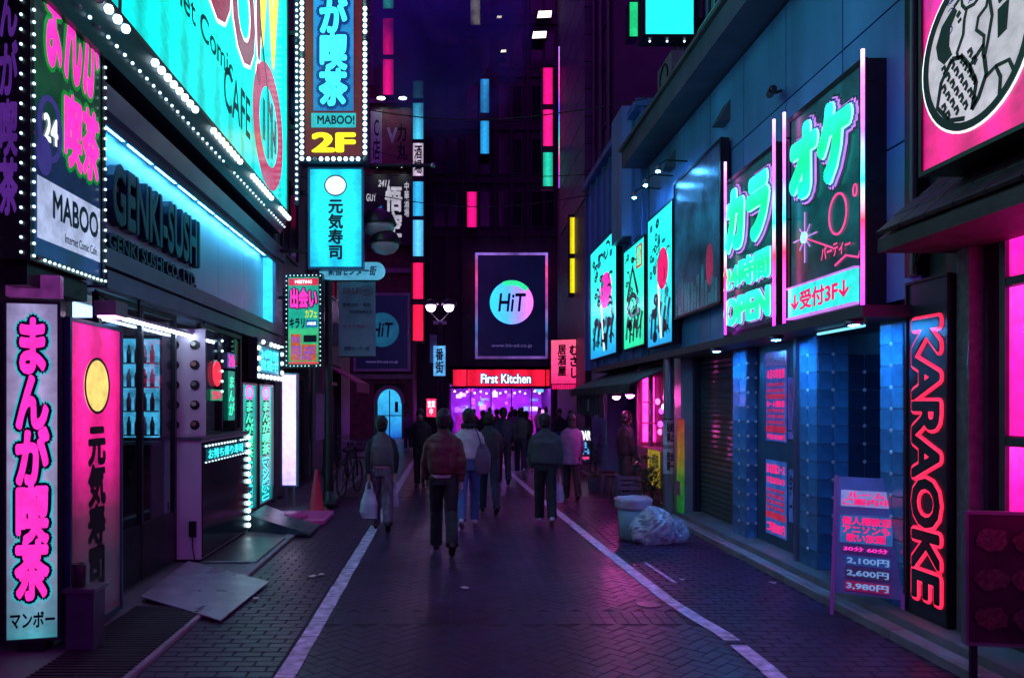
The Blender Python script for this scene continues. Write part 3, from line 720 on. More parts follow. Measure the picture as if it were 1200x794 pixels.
# ---- pink backlit sushi panel
p = leftp(-2.86, 5.78, 6.72, .06, 2.5)
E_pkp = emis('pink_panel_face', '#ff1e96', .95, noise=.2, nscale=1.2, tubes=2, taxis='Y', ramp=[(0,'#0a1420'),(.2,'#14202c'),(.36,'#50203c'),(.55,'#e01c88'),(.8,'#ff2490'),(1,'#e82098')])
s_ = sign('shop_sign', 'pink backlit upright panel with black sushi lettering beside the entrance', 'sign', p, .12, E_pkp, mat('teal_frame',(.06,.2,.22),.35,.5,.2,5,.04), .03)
letters(s_, stack('元気寿司'), p, .31, .63, .30, 1.60, M_ink, .05, lift=.003, ls=.95)
MB().disc(p,.47,1.93,.22,.225,.002,.006,32).build('emblem', emis('pale_yellow','#ffe27a',.75,noise=.1), s_)
MB().ring(p,.47,1.93,.225,.23,.022,.007,.011,36).build('emblem_ring', M_ink, s_)
# flood lamp over it
lt = thing('flood_lamp', 'small box flood lamp mounted above the pink sushi panel', 'lamp', (-2.84,6.3,2.52))
MB().box(-2.86,-2.68,6.2,6.42,2.56,2.68).build('housing', M_lw, lt)
MB().box(-2.84,-2.70,6.22,6.40,2.545,2.558).build('lens', emis('lamp_pink_white','#ff9ae0',5,noise=0), lt)
MB().tube([(-2.78,6.31,2.68),(-2.9,6.31,2.78)], .012, 6).build('bracket', M_dark, lt)

# ---- bulb-edged vertical 2F sign
Y = 12.9
p = front(351, 431, -90, 190, Y)
s_ = sign('projecting_sign', 'tall projecting sign with rows of bulbs and a yellow 2F', 'sign', p, .35, emis('dark_red_face','#781818',.35,noise=.2), M_navy, .09)
w_ = p.w
E_blp = emis('blue_strip_face', '#1f8fd0', .7, noise=.15, ramp=[(0,'#1878b8'),(.5,'#1f90d8'),(1,'#28a8e0')])
MB().ob(p,.24,w_-.24,.86,p.h-.1,.002,.03).build('light_strip', E_blp, s_)
E_cyt = emis('cyan_letters','#3cf0f4',1.15,noise=.08)
letters(s_, stack('まんが喫茶'), p, .33, w_-.33, .92, 3.9, E_cyt, .05, lift=.05, ls=.95)
letters(s_, stack('まんが喫茶'), p, .33, w_-.33, .92, 3.9, emis('deep_blue','#0c3a9a',.5), .05, lift=.042, ls=.95, grow=.055)
MB().ob(p,.20,w_-.2,.58,.82,.002,.012).build('name_strip', emis('strip_teal','#28c0c8',.7), s_)
letters(s_, 'MABOO!', p, .3, w_-.22, .63, .78, M_navy, .03, lift=.014)
letters(s_, '2F', p, .2, w_-.2, .16, .50, E_yel, .05, lift=.006)
B_ = edge_pts(p,.045,.05,.045,p.h,42,.03)+edge_pts(p,w_-.045,.05,w_-.045,p.h,42,.03)+edge_pts(p,.16,.045,w_-.16,.045,9,.03)
bulbs(s_, B_, .038, E_bulb)
ps = Panel(p.pt(0,0,0),(0,1,0),(-1,0,0),.35,p.h)
bulbs(s_, edge_pts(p,-.06,-.6,-.06,p.h,46,-.06), .026, E_bulbw, 'small_bulb')
MB().ob(p,-.10,-.02,-.7,p.h,-.2,-.08).build('bulb_rail', M_navy, s_)
mb = MB()
for b in (.6,2.2): mb.ob(p,-1.6,-.1,b,b+.07,-.2,-.13)
mb.ob(p,-1.62,-1.55,.4,2.5,-.22,-.11); mb.build('bracket', M_dark, s_)

# ---- cyan sushi light box under it
Y = 13.1
p = front(361, 426, 196, 315, Y)
E_cy = emis('cyan_box_face', '#14d8ee', 1.25, noise=.08, tubes=2, taxis='X', ramp=[(0,'#14b8e0'),(.5,'#18dcf0'),(1,'#14c8e4')])
s_ = sign('projecting_sign', 'cyan light box with dark vertical sushi lettering below the bulb sign', 'sign', p, .25, E_cy, mat('blue_frame',(.05,.25,.4),.35,.4,.1,5,.03), .035)
letters(s_, stack('元気寿司'), p, .34, .60, .16, 1.18, M_navy, .035, lift=.003)
MB().disc(p,.47,1.42,.19,.175,.002,.006,32).build('emblem', emis('emblem_white','#e8f8ff',.9,noise=.05), s_)
MB().ring(p,.47,1.42,.195,.18,.02,.007,.011,36).build('emblem_ring', M_navy, s_)
mb = MB(); mb.ob(p,-1.75,-.01,1.3,1.36,-.16,-.1); mb.ob(p,-1.75,-.01,.3,.36,-.16,-.1); mb.ob(p,-1.76,-1.70,.2,1.45,-.17,-.09); mb.build('bracket', M_dark, s_)

# ---- meeting cafe sign
p = rot_front(gx(334,13.3), 13.3, gz(431,13.4), .66, 1.62, -6)
s_ = sign('projecting_sign', 'bulb-edged cafe sign with pink and green print above the pavement', 'sign', p, .14, emis('green_print_face','#22b070',.75,noise=.15,ramp=[(0,'#28a060'),(.4,'#3ac080'),(.42,'#18a890'),(1,'#20a888')]), M_black, .06)
q = p.w
MB().ob(p,.07,q-.07,1.42,1.54,.001,.006).build('band', emis('red_band','#e02040',.8), s_)
letters(s_, 'MEETING', p, .18,q-.18,1.45,1.51,E_whl,.03,lift=.008)
letters(s_, '出会い', p,.09,q-.09,1.02,1.38,E_mag,.05,lift=.010)
letters(s_, '出会い', p,.09,q-.09,1.02,1.38,M_ink,.05,lift=.004,grow=.02)
letters(s_, 'カフェ', p,.36,q-.09,.86,1.0,emis('yel_g','#c8e030',.8),.04,lift=.006)
letters(s_, 'キラリ', p,.08,.35,.68,.86,M_ink,.05,lift=.006)
MB().ob(p,.37,q-.09,.70,.82,.001,.006).build('blue_tag', emis('blue_tag','#1860a0',.7), s_)
letters(s_, '24時間営業', p,.39,q-.11,.73,.79,E_whl,.02,lift=.008)
mb = MB(); mb.ob(p,.1,.28,.12,.58,.001,.005); mb.ob(p,.30,q-.1,.12,.40,.001,.005); mb.build('price_block', emis('orange_block','#d06030',.6,noise=.4,nscale=30), s_)
MB().ob(p,.33,q-.1,.44,.56,.001,.006).build('black_tag', M_ink, s_)
letters(s_, '男性 1800\n女性 無料\n入会金', p,.11,q-.12,.14,.38,emis('vio_t','#8a50c0',.7),.03,lift=.008)
letters(s_, '料金', p,.11,.27,.43,.55,emis('vio_t','#8a50c0',.7),.03,lift=.008)
MB().ob(p,.07,q-.07,.065,.10,.001,.006).build('band', emis('red_band','#e02040',.8), s_)
bulbs(s_, edge_pts(p,.03,.04,.03,p.h-.04,20,.02)+edge_pts(p,q-.03,.04,q-.03,p.h-.04,20,.02)+edge_pts(p,.1,.03,q-.1,.03,8,.02)+edge_pts(p,.1,p.h-.03,q-.1,p.h-.03,8,.02), .010, E_bulbw)
mb = MB(); mb.ob(p,-.5,-.01,1.2,1.25,-.1,-.05); mb.ob(p,-.5,-.01,.3,.35,-.1,-.05); mb.build('bracket', M_dark, s_)

# ---- manga cafe entrance panels
E_gp = emis('green_panel_face','#18b090',.65,noise=.25,nscale=4,ramp=[(0,'#127078'),(.5,'#18b098'),(1,'#20c0c0')])
for i, (px0, px1, lab) in enumerate(((283,300,'green lit vertical panel beside the chrome counter, nearer the sushi shop'),(303,319,'green lit vertical panel next to the white standing light'))):
    ya, yb = yx(px0,-2.98), yx(px1,-2.98)
    p = leftp(-2.98, ya, yb, .22, 2.15)
    s_ = sign('light_box_sign', lab, 'sign', p, .1, E_gp, M_steel, .03)
    wv = p.w
    letters(s_, stack('まんが喫茶'), p,.22*wv,.78*wv,.80,1.66,emis('mint','#40ffc0',1.0),.035,lift=.006)
    letters(s_, stack('まんが喫茶'), p,.22*wv,.78*wv,.80,1.66,M_dkp,.035,lift=.003,grow=.03)
    letters(s_, stack('マンボー'), p,.25*wv,.75*wv,.08,.72,M_navy,.045,lift=.004)
    letters(s_, stack('マンボー'), p,.25*wv,.75*wv,.08,.72,E_cyanl,.045,lift=.002,grow=.03)
    MB().disc(p,.5*wv,1.79,.26*wv,.11,.002,.007,24).build('emblem', emis('em_lilac','#a8b8ff',.8), s_)
    MB().ring(p,.5*wv,1.79,.26*wv,.11,.03,.008,.012,24).build('emblem_ring', E_mag, s_)
    MB().ob(p,.1,wv-.1,-.2,-.004,-.09,-.02).build('plinth', M_dark, s_)
p = leftp(-2.94, yx(300,-2.94), yx(329,-2.94), 2.22, 2.86)
s_ = sign('marquee_sign', 'small cyan marquee framed in big square bulbs over the cafe entrance', 'sign', p, .12, emis('marq_face','#1a98c0',.6,noise=.3,nscale=5), M_dark, .11)
letters(s_, '24時間\n営業中', p,.25,p.w-.25,.15,.5,E_cyt,.03,lift=.006)
bulbs(s_, edge_pts(p,.06,.05,p.w-.06,.05,7,.03)+edge_pts(p,.06,p.h-.05,p.w-.06,p.h-.05,7,.03)+edge_pts(p,.05,.16,.05,p.h-.16,3,.03)+edge_pts(p,p.w-.05,.16,p.w-.05,p.h-.16,3,.03), .038, E_bulb)
# white standing light
p = front(329, 349, 437, 570, 13.6)
s_ = sign('standing_light_sign', 'white glowing light box standing on two legs beside the traffic cone', 'sign', p, .14, emis('white_pink_face','#f4e8ff',1.1,noise=.1,ramp=[(0,'#c0b0ff'),(.5,'#ffd8f8'),(1,'#e8c8ff')]), mat('pale_frame',(.3,.5,.6),.35,.3,.1,5,.02), .03)
for a in (.06,p.w-.1):
    MB().ob(p,a,a+.04,-gz(570,13.6)+.022,-.002,-.09,-.05).build('leg', M_steel, s_)

# ---- karaoke signs on the right
E_mint = emis('mint_neon','#10e896',1.1,noise=.12,nscale=4,ramp=[(0,'#18e8c8'),(.5,'#14f090'),(1,'#30f0e0')])
E_lil = emis('lilac_neon','#d890ff',.7,noise=.1)
E_wn = emis('white_neon','#b0f0f8',.8,noise=.05)
E_pnk = emis('pink_neon','#ff4a9a',.9,noise=.1)
E_tube = emis('neon_tube','#ff30c0',3.0,noise=.1,nscale=6,ramp=[(0,'#c030ff'),(.18,'#ff40c8'),(.35,'#ff2848'),(.5,'#20c8e0'),(.7,'#8a50ff'),(.9,'#ff60e0'),(1,'#e8a0ff')])
M_kp = emis('karaoke_back','#0a4850',.6,noise=.5,nscale=2.2,ramp=[(0,'#301048'),(.3,'#0c4a52'),(.7,'#0c5a60'),(1,'#184858')],base=.02)
KX = 3.70
def kana(name, label, y0, y1, z0, z1):
    p = rightp(KX, y0, y1, z0, z1)
    s_ = sign(name, label, 'sign', p, .20, M_kp, M_dark, .05)
    return p, s_
ya, yb = yx(1013,KX), yx(925,KX)
p, s_ = kana('karaoke_sign', 'neon karaoke sign with two large green kana above a reception strip', ya, yb, 2.66, 4.92)
W_ = p.w
def neon_text(s_, t, a0,a1,b0,b1, g=.03, bold=.06):
    letters(s_, t, p,a0,a1,b0,b1,E_mint,bold,lift=.055,thick=.012)
    letters(s_, t, p,a0,a1,b0,b1,E_wn,bold,lift=.038,grow=g*.35)
    letters(s_, t, p,a0,a1,b0,b1,MT['deep_blue'],bold,lift=.030,grow=g*1.0)
    letters(s_, t, p,a0,a1,b0,b1,E_lil,bold,lift=.016,grow=g*1.45)
    letters(s_, t, p,a0,a1,b0,b1,M_dkp,bold,lift=.006,grow=g*2.0)
neon_text(s_, 'オケ', .14, W_-.12, 1.28, 2.06, .04, .07)
MB().ob(p,.08,W_-.08,.10,.40,.004,.05).build('reception_strip', emis('strip_aqua','#30e0d8',1.0,noise=.15,nscale=6), s_)
mb = MB(); mb.ob(p,.06,W_-.06,.08,.10,.004,.06); mb.ob(p,.06,W_-.06,.40,.42,.004,.06); mb.build('strip_edge', E_lil, s_)
letters(s_, '↓受付3F↓', p,.16,W_-.16,.15,.35,E_pinkp,.035,lift=.053)
mb = MB()
for i in range(8):
    th = 2*math.pi*i/8; L_ = .16 if i%2 else .26
    mb.stroke(p,[(.38+.02*math.cos(th),.90+.02*math.sin(th)),(.38+L_*math.cos(th),.90+L_*math.sin(th))],.012,.006,.014)
mb.build('star_ray', E_lil, s_)
MB().disc(p,.38,.90,.06,.06,.006,.03,16).build('star', E_wn, s_)
mb = MB(); mb.stroke(p,[(.42,.88),(.95,.68)],.014,.006,.014); mb.ring(p,1.05,.98,.17,.20,.018,.006,.014,28); mb.ring(p,1.36,1.12,.04,.06,.014,.006,.014,14); mb.stroke(p,[(1.0,.5),(1.2,.56),(1.42,.5),(1.48,.62)],.018,.006,.014)
mb.build('neon_outline', E_pnk, s_)
letters(s_, 'パーティー', p,.75,1.3,.58,.72,E_pnk,.02,lift=.02)
ya2, yb2 = yx(912,KX), yx(850,KX)
p, s2 = kana('karaoke_sign', 'neon karaoke sign with green kana over 24 hours OPEN', ya2, yb2, 2.72, 4.78)
W_ = p.w
neon_text(s2, 'カラ', .14, W_-.12, 1.05, 1.86, .04, .07)
neon_text(s2, '24時間', .12, W_-.10, .57, .93, .009, .035)
neon_text(s2, 'OPEN', .12, W_-.10, .12, .48, .012, .05)
for i, (px, py0, py1) in enumerate(((1011,58,365),(919,132,382),(907,140,384),(850,190,392))):
    Y = yx(px, 3.62); t_ = thing('neon_tube', ('upright neon tube %s' % ('beside the dark pilaster edge of the reception sign','between the signs, on the reception sign side','between the signs, on the OPEN sign side','beside the dark skyline picture')[i]) , 'neon tube', (3.62,Y,gz(py1,Y)), 'neon tubes edging the karaoke signs')
    MB().tube([(3.62,Y,gz(py1,Y)),(3.62,Y,(gz(py1,Y)+gz(py0,Y))/2),(3.62,Y,gz(py0,Y))], .017, 8).build('glass_tube', E_tube, t_)
    for f in (.12,.5,.88):
        z = gz(py1,Y)+(gz(py0,Y)-gz(py1,Y))*f; MB().tube([(3.62,Y,z),(3.72,Y,z)], .01, 6).build('clip', M_dark, t_)
# ---- vertical KARAOKE sign (letters turned a quarter, reading downwards)
p = rightp(3.80, 5.82, 6.36, .14, 2.84)
s_ = sign('karaoke_sign', 'black upright sign reading KARAOKE downwards in red outlined letters', 'sign', p, .12, mat('karaoke_black',(.02,.03,.045),.35,0,.4,4,.03), M_dark, .02)
pr = Panel(p.pt(.09, 2.38, 0), (0,0,-1), p.n, 2.3, .36, v=-p.u*-1)
E_red = emis('red_neon','#ff2048',1.3,noise=.08)
letters(s_, 'KARAOKE', pr, 0, 2.24, 0, .37, E_red, .035, lift=.006, grow=.026)
letters(s_, 'KARAOKE', pr, 0, 2.24, 0, .37, emis('pale_red','#ff3058',1.1), .035, lift=.013, grow=.010)
letters(s_, 'KARAOKE', pr, 0, 2.24, 0, .37, M_ink, .035, lift=.019)

# ---- round emblem sign above the bar
p = rightp(3.30, 3.0, 5.36, 3.42, 6.6)
E_rp = emis('magenta_violet_face','#f0128c',1.0,noise=.15,tubes=5,taxis='Y',ramp=[(0,'#e01080'),(.32,'#e8148c'),(.55,'#8020c0'),(.8,'#2a60c0'),(1,'#2a70d0')])
s_ = sign('bar_sign', 'magenta to violet box sign with round black and white drawing', 'sign', p, .3, E_rp, M_black, .03)
ca, cb, rr = .55, .67, .50
MB().disc(p,ca,cb,rr*.98,rr*1.0,.002,.008,48).build('roundel', emis('pale_grey_face','#c8c4d0',.62,noise=.15,nscale=2), s_)
mb = MB(); mb.ring(p,ca,cb,rr,rr*1.02,.05,.009,.016,48); mb.build('roundel_edge', M_ink, s_)
MB().ring(p,ca,cb,rr+.016,rr*1.02+.016,.014,.005,.012,48).build('roundel_rim', E_whl, s_)
I = MB()
def S(pts, t=.022): I.stroke(p, [(ca+x*rr, cb+y*rr) for x, y in pts], t, .010, .015)
def Pg(pts): I.prism(p, [(ca+x*rr, cb+y*rr) for x, y in pts], .010, .0155)
Pg([(-.72,.30),(-.60,.52),(-.36,.66),(-.30,.58),(-.44,.42),(-.46,.20),(-.40,.06),(-.56,.0),(-.68,.12)])      # hair
S([(-.36,.66),(-.22,.72),(-.20,.60),(-.12,.50),(-.16,.40)]); S([(-.16,.40),(-.18,.22),(-.30,.04),(-.28,-.04)])
S([(-.12,.52),(.02,.50),(.12,.54),(.28,.50),(.24,.36),(.10,.30),(.06,.16),(.20,.02),(.18,-.22)]); S([(.28,.50),(.34,.20),(.26,-.1),(.20,-.26)])
S([(-.30,.5),(-.24,.54)],.03); S([(-.28,.42),(-.22,.44)],.02)
Pg([(.42,.40),(.62,.44),(.66,.34),(.46,.28)]); Pg([(.44,.22),(.62,.26),(.58,-.08),(.44,-.12)])
Pg([(.34,.56),(.44,.80),(.70,.90),(.90,.74),(.94,.44),(.86,.40),(.80,.62),(.64,.70),(.50,.54)])
S([(-.40,.0),(-.62,-.22),(-.70,-.52),(-.46,-.78),(-.16,-.86)],.03); S([(-.40,.0),(-.20,-.06),(-.06,-.24),(.06,-.5),(-.02,-.8)],.03); S([(.20,-.22),(.24,-.46),(.1,-.7),(-.02,-.8)],.03); S([(-.06,-.24),(.20,-.08)],.026)
for i in range(6):
    for j in range(4):
        x = -.56+j*.17+(i%2)*.08; y = -.08-i*.125
        if -.85 < x-.0 < .2 and x > -.62-.1*(i==5): S([(x-.05,y+.03),(x+.01,y+.05),(x+.03,y-.01),(x-.01,y-.05)],.022)
S([(.22,-.50),(.40,-.44),(.48,-.60),(.46,-.84)],.026); S([(.40,-.44),(.62,-.46),(.70,-.62)],.024)
I.build('line_drawing', M_ink, s_)
for i, (t_, a0, b0) in enumerate((('ほっこり', .30, .84), ('のみ処', .50, .95), ('と', .66, .90))):
    letters(s_, stack(t_), p, a0, a0+.065, b0, b0+.065*len(t_)*1.05 - .02, emis('violet_ink','#3a3aa0',.35), .03, lift=.010)

# ---- lit picture panels of the blue building
E_aq = emis('aqua_face','#16d8c8',1.3,noise=.12,nscale=2,ramp=[(0,'#1880c0'),(.3,'#14c0d0'),(.7,'#18e0d0'),(1,'#20d8d8')])
E_aq2 = emis('aqua_green_face','#18d890',1.3,noise=.12,nscale=2,ramp=[(0,'#18c088'),(.5,'#14e0b0'),(1,'#18d0c8')])
for i, (px0, px1, pz0, pz1, fm, lab) in enumerate((
        (692,723,2.95,5.75,E_aq,'aqua poster panel with a magenta oval on the blue wall'),
        (731,756,2.95,5.05,E_aq2,'green poster panel with dark shoe-like strokes between two taller panels'),
        (759,789,2.85,5.25,E_aq,'aqua poster panel with a crimson oval beside the dark picture'))):
    X = 3.74; ya, yb = yx(px1,X), yx(px0,X)
    p = rightp(X, ya, yb, pz0, pz1)
    s_ = sign('poster_panel', lab, 'sign', p, .1, fm, M_dark, .03, 'lit poster panels on the right facade')
    w_, h_ = p.w, p.h; D = MB(); rr_ = random.Random(i+3)
    if i != 1:
        MB().disc(p,.62*w_,.56*h_,.20*w_,.15*h_,.003,.012,24).build('oval', E_mag if i == 0 else E_pinkp, s_)
        MB().stroke(p,[(.45*w_,.46*h_),(.50*w_,.28*h_),(.56*w_,.06*h_)],.035*w_,.004,.012).build('white_stroke', E_whl, s_)
    for k in range(9): 
        a, b = rr_.uniform(.15,.5)*w_, rr_.uniform(.45,.95)*h_; D.ring(p,a,b,.05*w_,.03*h_,.02*w_,.003,.01,12)
    for k in range(5):
        a, b = (.16+.16*k)*w_, rr_.uniform(.05,.12)*h_; D.stroke(p,[(a,b),(a+.03*w_,b+.14*h_),(a+.09*w_,b+.22*h_)],.06*w_,.003,.01)
    for k in range(4): a, b = rr_.uniform(.25,.8)*w_, rr_.uniform(.08,.36)*h_; D.disc(p,a,b,.09*w_,.045*h_,.003,.011,9)
    for k in range(16):
        a, b = rr_.uniform(.12,.85)*w_, rr_.uniform(.1,.95)*h_; th = rr_.uniform(0,3.14)
        D.stroke(p,[(min(max(a+.09*w_*math.cos(th+q*.5)*(q-1),.06*w_),.94*w_),b+.06*h_*math.sin(th+q*.5)*(q-1)) for q in (0,.5,1,1.5,2)],.022*w_,.0125,.0135)
    D2 = MB()
    for k in range(9): a, b = rr_.uniform(.15,.85)*w_, rr_.uniform(.1,.92)*h_; D2.disc(p,a,b,rr_.uniform(.03,.08)*w_,rr_.uniform(.015,.05)*h_,.0138,.0145,10)
    D2.build('spots', emis('deep_teal_print','#107890',.6), s_)['kind'] = 'stuff'
    if i == 1:
        D.stroke(p,[(.2*w_,.5*h_),(.45*w_,.78*h_),(.7*w_,.5*h_)],.07*w_,.003,.01); D.ring(p,.45*w_,.42*h_,.22*w_,.12*h_,.06*w_,.003,.01,20)
        MB().ob(p,.62*w_,.88*w_,.74*h_,.95*h_,.003,.01).build('tag', emis('orange_block','#d06030',.6), s_)
        letters(s_, stack('居酒'), p,.66*w_,.84*w_,.76*h_,.93*h_,emis('mint','#40ffc0',1.0),.03,lift=.012)
    D.build('print', M_dkp, s_)['kind'] = 'stuff'
    bulbs(s_, [], .02, E_bulb)
p = rightp(3.76, yx(846,3.76), yx(790,3.76), 3.22, 5.5)
s_ = sign('picture_panel', 'dark blue picture panel with misty skyline beside the neon signs', 'sign', p, .1, emis('dusk_picture','#0c3050',.9,noise=.7,nscale=1.6,ramp=[(0,'#2a1838'),(.25,'#123048'),(.6,'#0c4a68'),(1,'#0a1c40')]), M_dark, .04)
mb = MB(); x = .08; rr_ = random.Random(2)
while x < p.w-.2:
    h_ = rr_.uniform(.2,.7); mb.ob(p,x,x+.1,.05,h_,.003,.008); x += rr_.uniform(.12,.2)
mb.build('skyline', emis('skyline','#1c6a80',.4,noise=.4,nscale=4), s_)
MB().disc(p,p.w*.78,.62,.14,.3,.003,.008,16).build('glow_spot', emis('dim_pink','#a03058',.5), s_)

# ---- cyan box high on the right
p = front(753, 816, -40, 44, 13.2)
s_ = sign('projecting_sign', 'plain bright cyan light box high above the cornice', 'sign', p, .35, emis('cyan_plain','#1ee8f0',1.15,noise=.05), M_dark, .05)
mb = MB()
for a in (.15,.45,.75): mb.ell(p.pt(a,-.02,-.1), .02,.02,.02,8,5)
mb.build('rivet', E_bulbw, s_)
MB().ob(p,p.w+.002,p.w+.5,.3,.38,-.25,-.1).build('bracket', M_dark, s_)
p = front(737, 748, 2, 44, 14.6)
s_ = sign('projecting_sign', 'narrow green light box next to the plain cyan box', 'sign', p, .3, emis('green_box','#18c878',.9), M_dark, .012)
MB().ob(p,p.w+.002,gx(790,14.6)-p.o.x+.6,.25,.31,-.2,-.1).build('bracket', M_dark, s_)

# ---- stacked tenant signs further down the street
def column(label, px, Y, rows, wall_x=None, wall_y=None, wpx=12, grp='stacked tenant signs'):
    X0, X1 = gx(px-wpx/2,Y), gx(px+wpx/2,Y); zb = gz(max(r_[1] for r_ in rows),Y); zt = gz(min(r_[0] for r_ in rows),Y)
    root = thing('tenant_sign', label, 'sign', ((X0+X1)/2,Y,zb), grp)
    MB().box(X0-.06,X1+.06,Y,Y+.34,zb-.12,zt+.12).build('cabinet', M_black, root)
    for (a, b, c, *t_) in rows:
        p = Panel((X0,Y-.004,gz(b,Y)),(1,0,0),(0,-1,0),X1-X0,gz(a,Y)-gz(b,Y))
        f = MB().ob(p,0,p.w,0,p.h,-.02,.03).build('lit_panel', emis('tenant_'+c.strip('#')+('t' if t_ else ''), c, 1.05, noise=.08, tubes=1, taxis='X'), root)
        if t_: letters(root, stack(t_[0]), p,.12*p.w,.88*p.w,.06*p.h,.94*p.h,M_ink,.03,lift=.034)
    mb = MB()
    for z in (zb+.4, zt-.4):
        if wall_x is not None: mb.box(min(X1,wall_x),max(X0,wall_x),Y+.12,Y+.2,z,z+.08)
        if wall_y is not None: mb.box((X0+X1)/2-.04,(X0+X1)/2+.04,Y+.34,wall_y,z,z+.08)
    mb.build('bracket', M_dark, root)
column('stack of seven tenant signs, pale blue above red, at the brick corner', 490, 39.0, [(95,115,'#206878'),(121,163,'#3fb0d8'),(168,206,'#b8a8c0','酒場'),(213,253,'#28a0d8'),(258,300,'#50b8f0'),(308,350,'#ff1a58'),(357,399,'#ff1840')], wall_y=40)
column('pink tenant signs with a green top high on the brick building', 455, 38.8, [(-30,10,'#18a890'),(22,64,'#f0107a'),(70,111,'#e8107a')], wall_y=40)
column('pair of blue tenant signs high on the dark tower', 568, 44.2, [(93,132,'#1f80c0'),(142,180,'#2090d0')], wall_y=45, wpx=10)
column('single pink tenant sign above the framed round-logo billboard', 553, 44.2, [(225,266,'#e81078')], wall_y=45, wpx=11)
column('pale cream tenant sign at the top of the dark tower', 557, 44.2, [(-15,29,'#c8c0a8')], wall_y=45, wpx=11)
column('two pink tenant signs over a teal one beside the rainbow neon', 642, 33.0, [(80,122,'#f8107a'),(129,171,'#f81880'),(179,218,'#18b898')], wall_x=4.75, wpx=11)
column('pair of yellow tenant signs on the dark block', 673.5, 27.5, [(255,297,'#e8d010'),(303,343,'#f0dc10')], wall_x=4.75, wpx=11)
Y = 31.4
t_ = thing('neon_tube', 'thin rainbow neon line climbing the panelled pier', 'neon tube', (gx(656,Y),Y,gz(220,Y)))
MB().tube([(gx(656,Y),Y,gz(220,Y)),(gx(656,Y),Y,gz(140,Y)),(gx(656,Y),Y,gz(55,Y))], .05, 8).build('glass_tube', emis('rainbow_neon','#a060ff',1.1,noise=.1,ramp=[(0,'#a040ff'),(.2,'#ff40a0'),(.35,'#40d0c0'),(.55,'#5060ff'),(.75,'#ff50c0'),(1,'#c080ff')]), t_)
MB().box(gx(656,Y)-.03,4.5,Y+.06,Y+.12,gz(60,Y),gz(57,Y)).build('clip', M_dark, t_)
# white flood lamps near the top of the tower
for px, py, sz in ((638,17,.42),(632,41,.42),(585,20,.14),(590,60,.16)):
    Y = 44.3; x, z = gx(px,Y), gz(py,Y)
    l_ = thing('flood_lamp', {638:'large white flood lamp at the top right of the tower',632:'large white flood lamp one bay below another',585:'tiny white lamp beside the cream tenant sign',590:'tiny white lamp below the cream tenant sign'}[px], 'lamp', (x,Y+.5,z), 'flood lamps on the tower')
    MB().box(x-sz-.05,x+sz+.05,Y+.01,Y+.25,z-sz*.5-.04,z+sz*.5+.04).build('housing', M_dark, l_)
    MB().add([(x-sz,Y,z-sz*.5),(x+sz*.9,Y,z-sz*.4),(x+sz,Y,z+sz*.5),(x-sz*.8,Y,z+sz*.45)],[(0,1,2,3)]).build('lens', emis('flood_white','#fff4d8',2.2,noise=.05), l_)
    MB().tube([(x,Y+.25,z),(x,44.99,z)], .05, 6).build('bracket', M_dark, l_)

# ---- round-logo billboards
def hit(p, label, lit):
    k = 1.0 if lit else .30
    s_ = sign('billboard', label, 'billboard', p, .3, emis('logo_board_%d'%lit,'#0a1440',.35*k if lit else .3,noise=.3,nscale=.6), emis('painted_sheen_frame','#a060a8',.85,noise=.6,nscale=1.1,ramp=[(0,'#5a3a80'),(.3,'#3a60a0'),(.6,'#a03a90'),(.85,'#e04890'),(1,'#7060c0')],base=.2) if lit else mat('grey_board_frame',(.3,.28,.34),.4,.3,.2,3,.02), .14)  # frame of the lit board glows: neon reflections put into its emission
    r_ = p.w*.30; ca, cb = p.w*.5, p.h*.53
    n = 48; P = []
    if lit:
        E = emis('logo_rainbow','#40a0ff',1.15,noise=.05,axis='X',ramp=[(0,'#28c8f0'),(.4,'#48a8ff'),(.7,'#a080f8'),(1,'#f870e8')])
    else: E = emis('logo_dim','#186890',.4,noise=.2)
    MB().disc(p,ca,cb,r_,r_,.003,.02,n).build('logo_disc', E, s_)
    if lit: MB().ring(p,ca,cb,r_+.02,r_+.02,.28,.021,.03,24,R(40),R(115)).build('logo_arc', emis('logo_green','#28d890',1.1), s_)
    letters(s_, 'HiT', p, ca-r_*.62, ca+r_*.66, cb-r_*.42, cb+r_*.42, M_navy, .02, lift=.034, shear=.15)
    letters(s_, 'www.hit-ad.co.jp', p, p.w*.22, p.w*.78, p.h*.10, p.h*.14, emis('url_grey','#7060a8',.5), .0, lift=.01)
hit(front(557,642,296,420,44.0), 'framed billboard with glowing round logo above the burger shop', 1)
hit(front(414,481,343,435,39.6), 'unlit dark blue billboard with dim round logo on the brick building', 0)
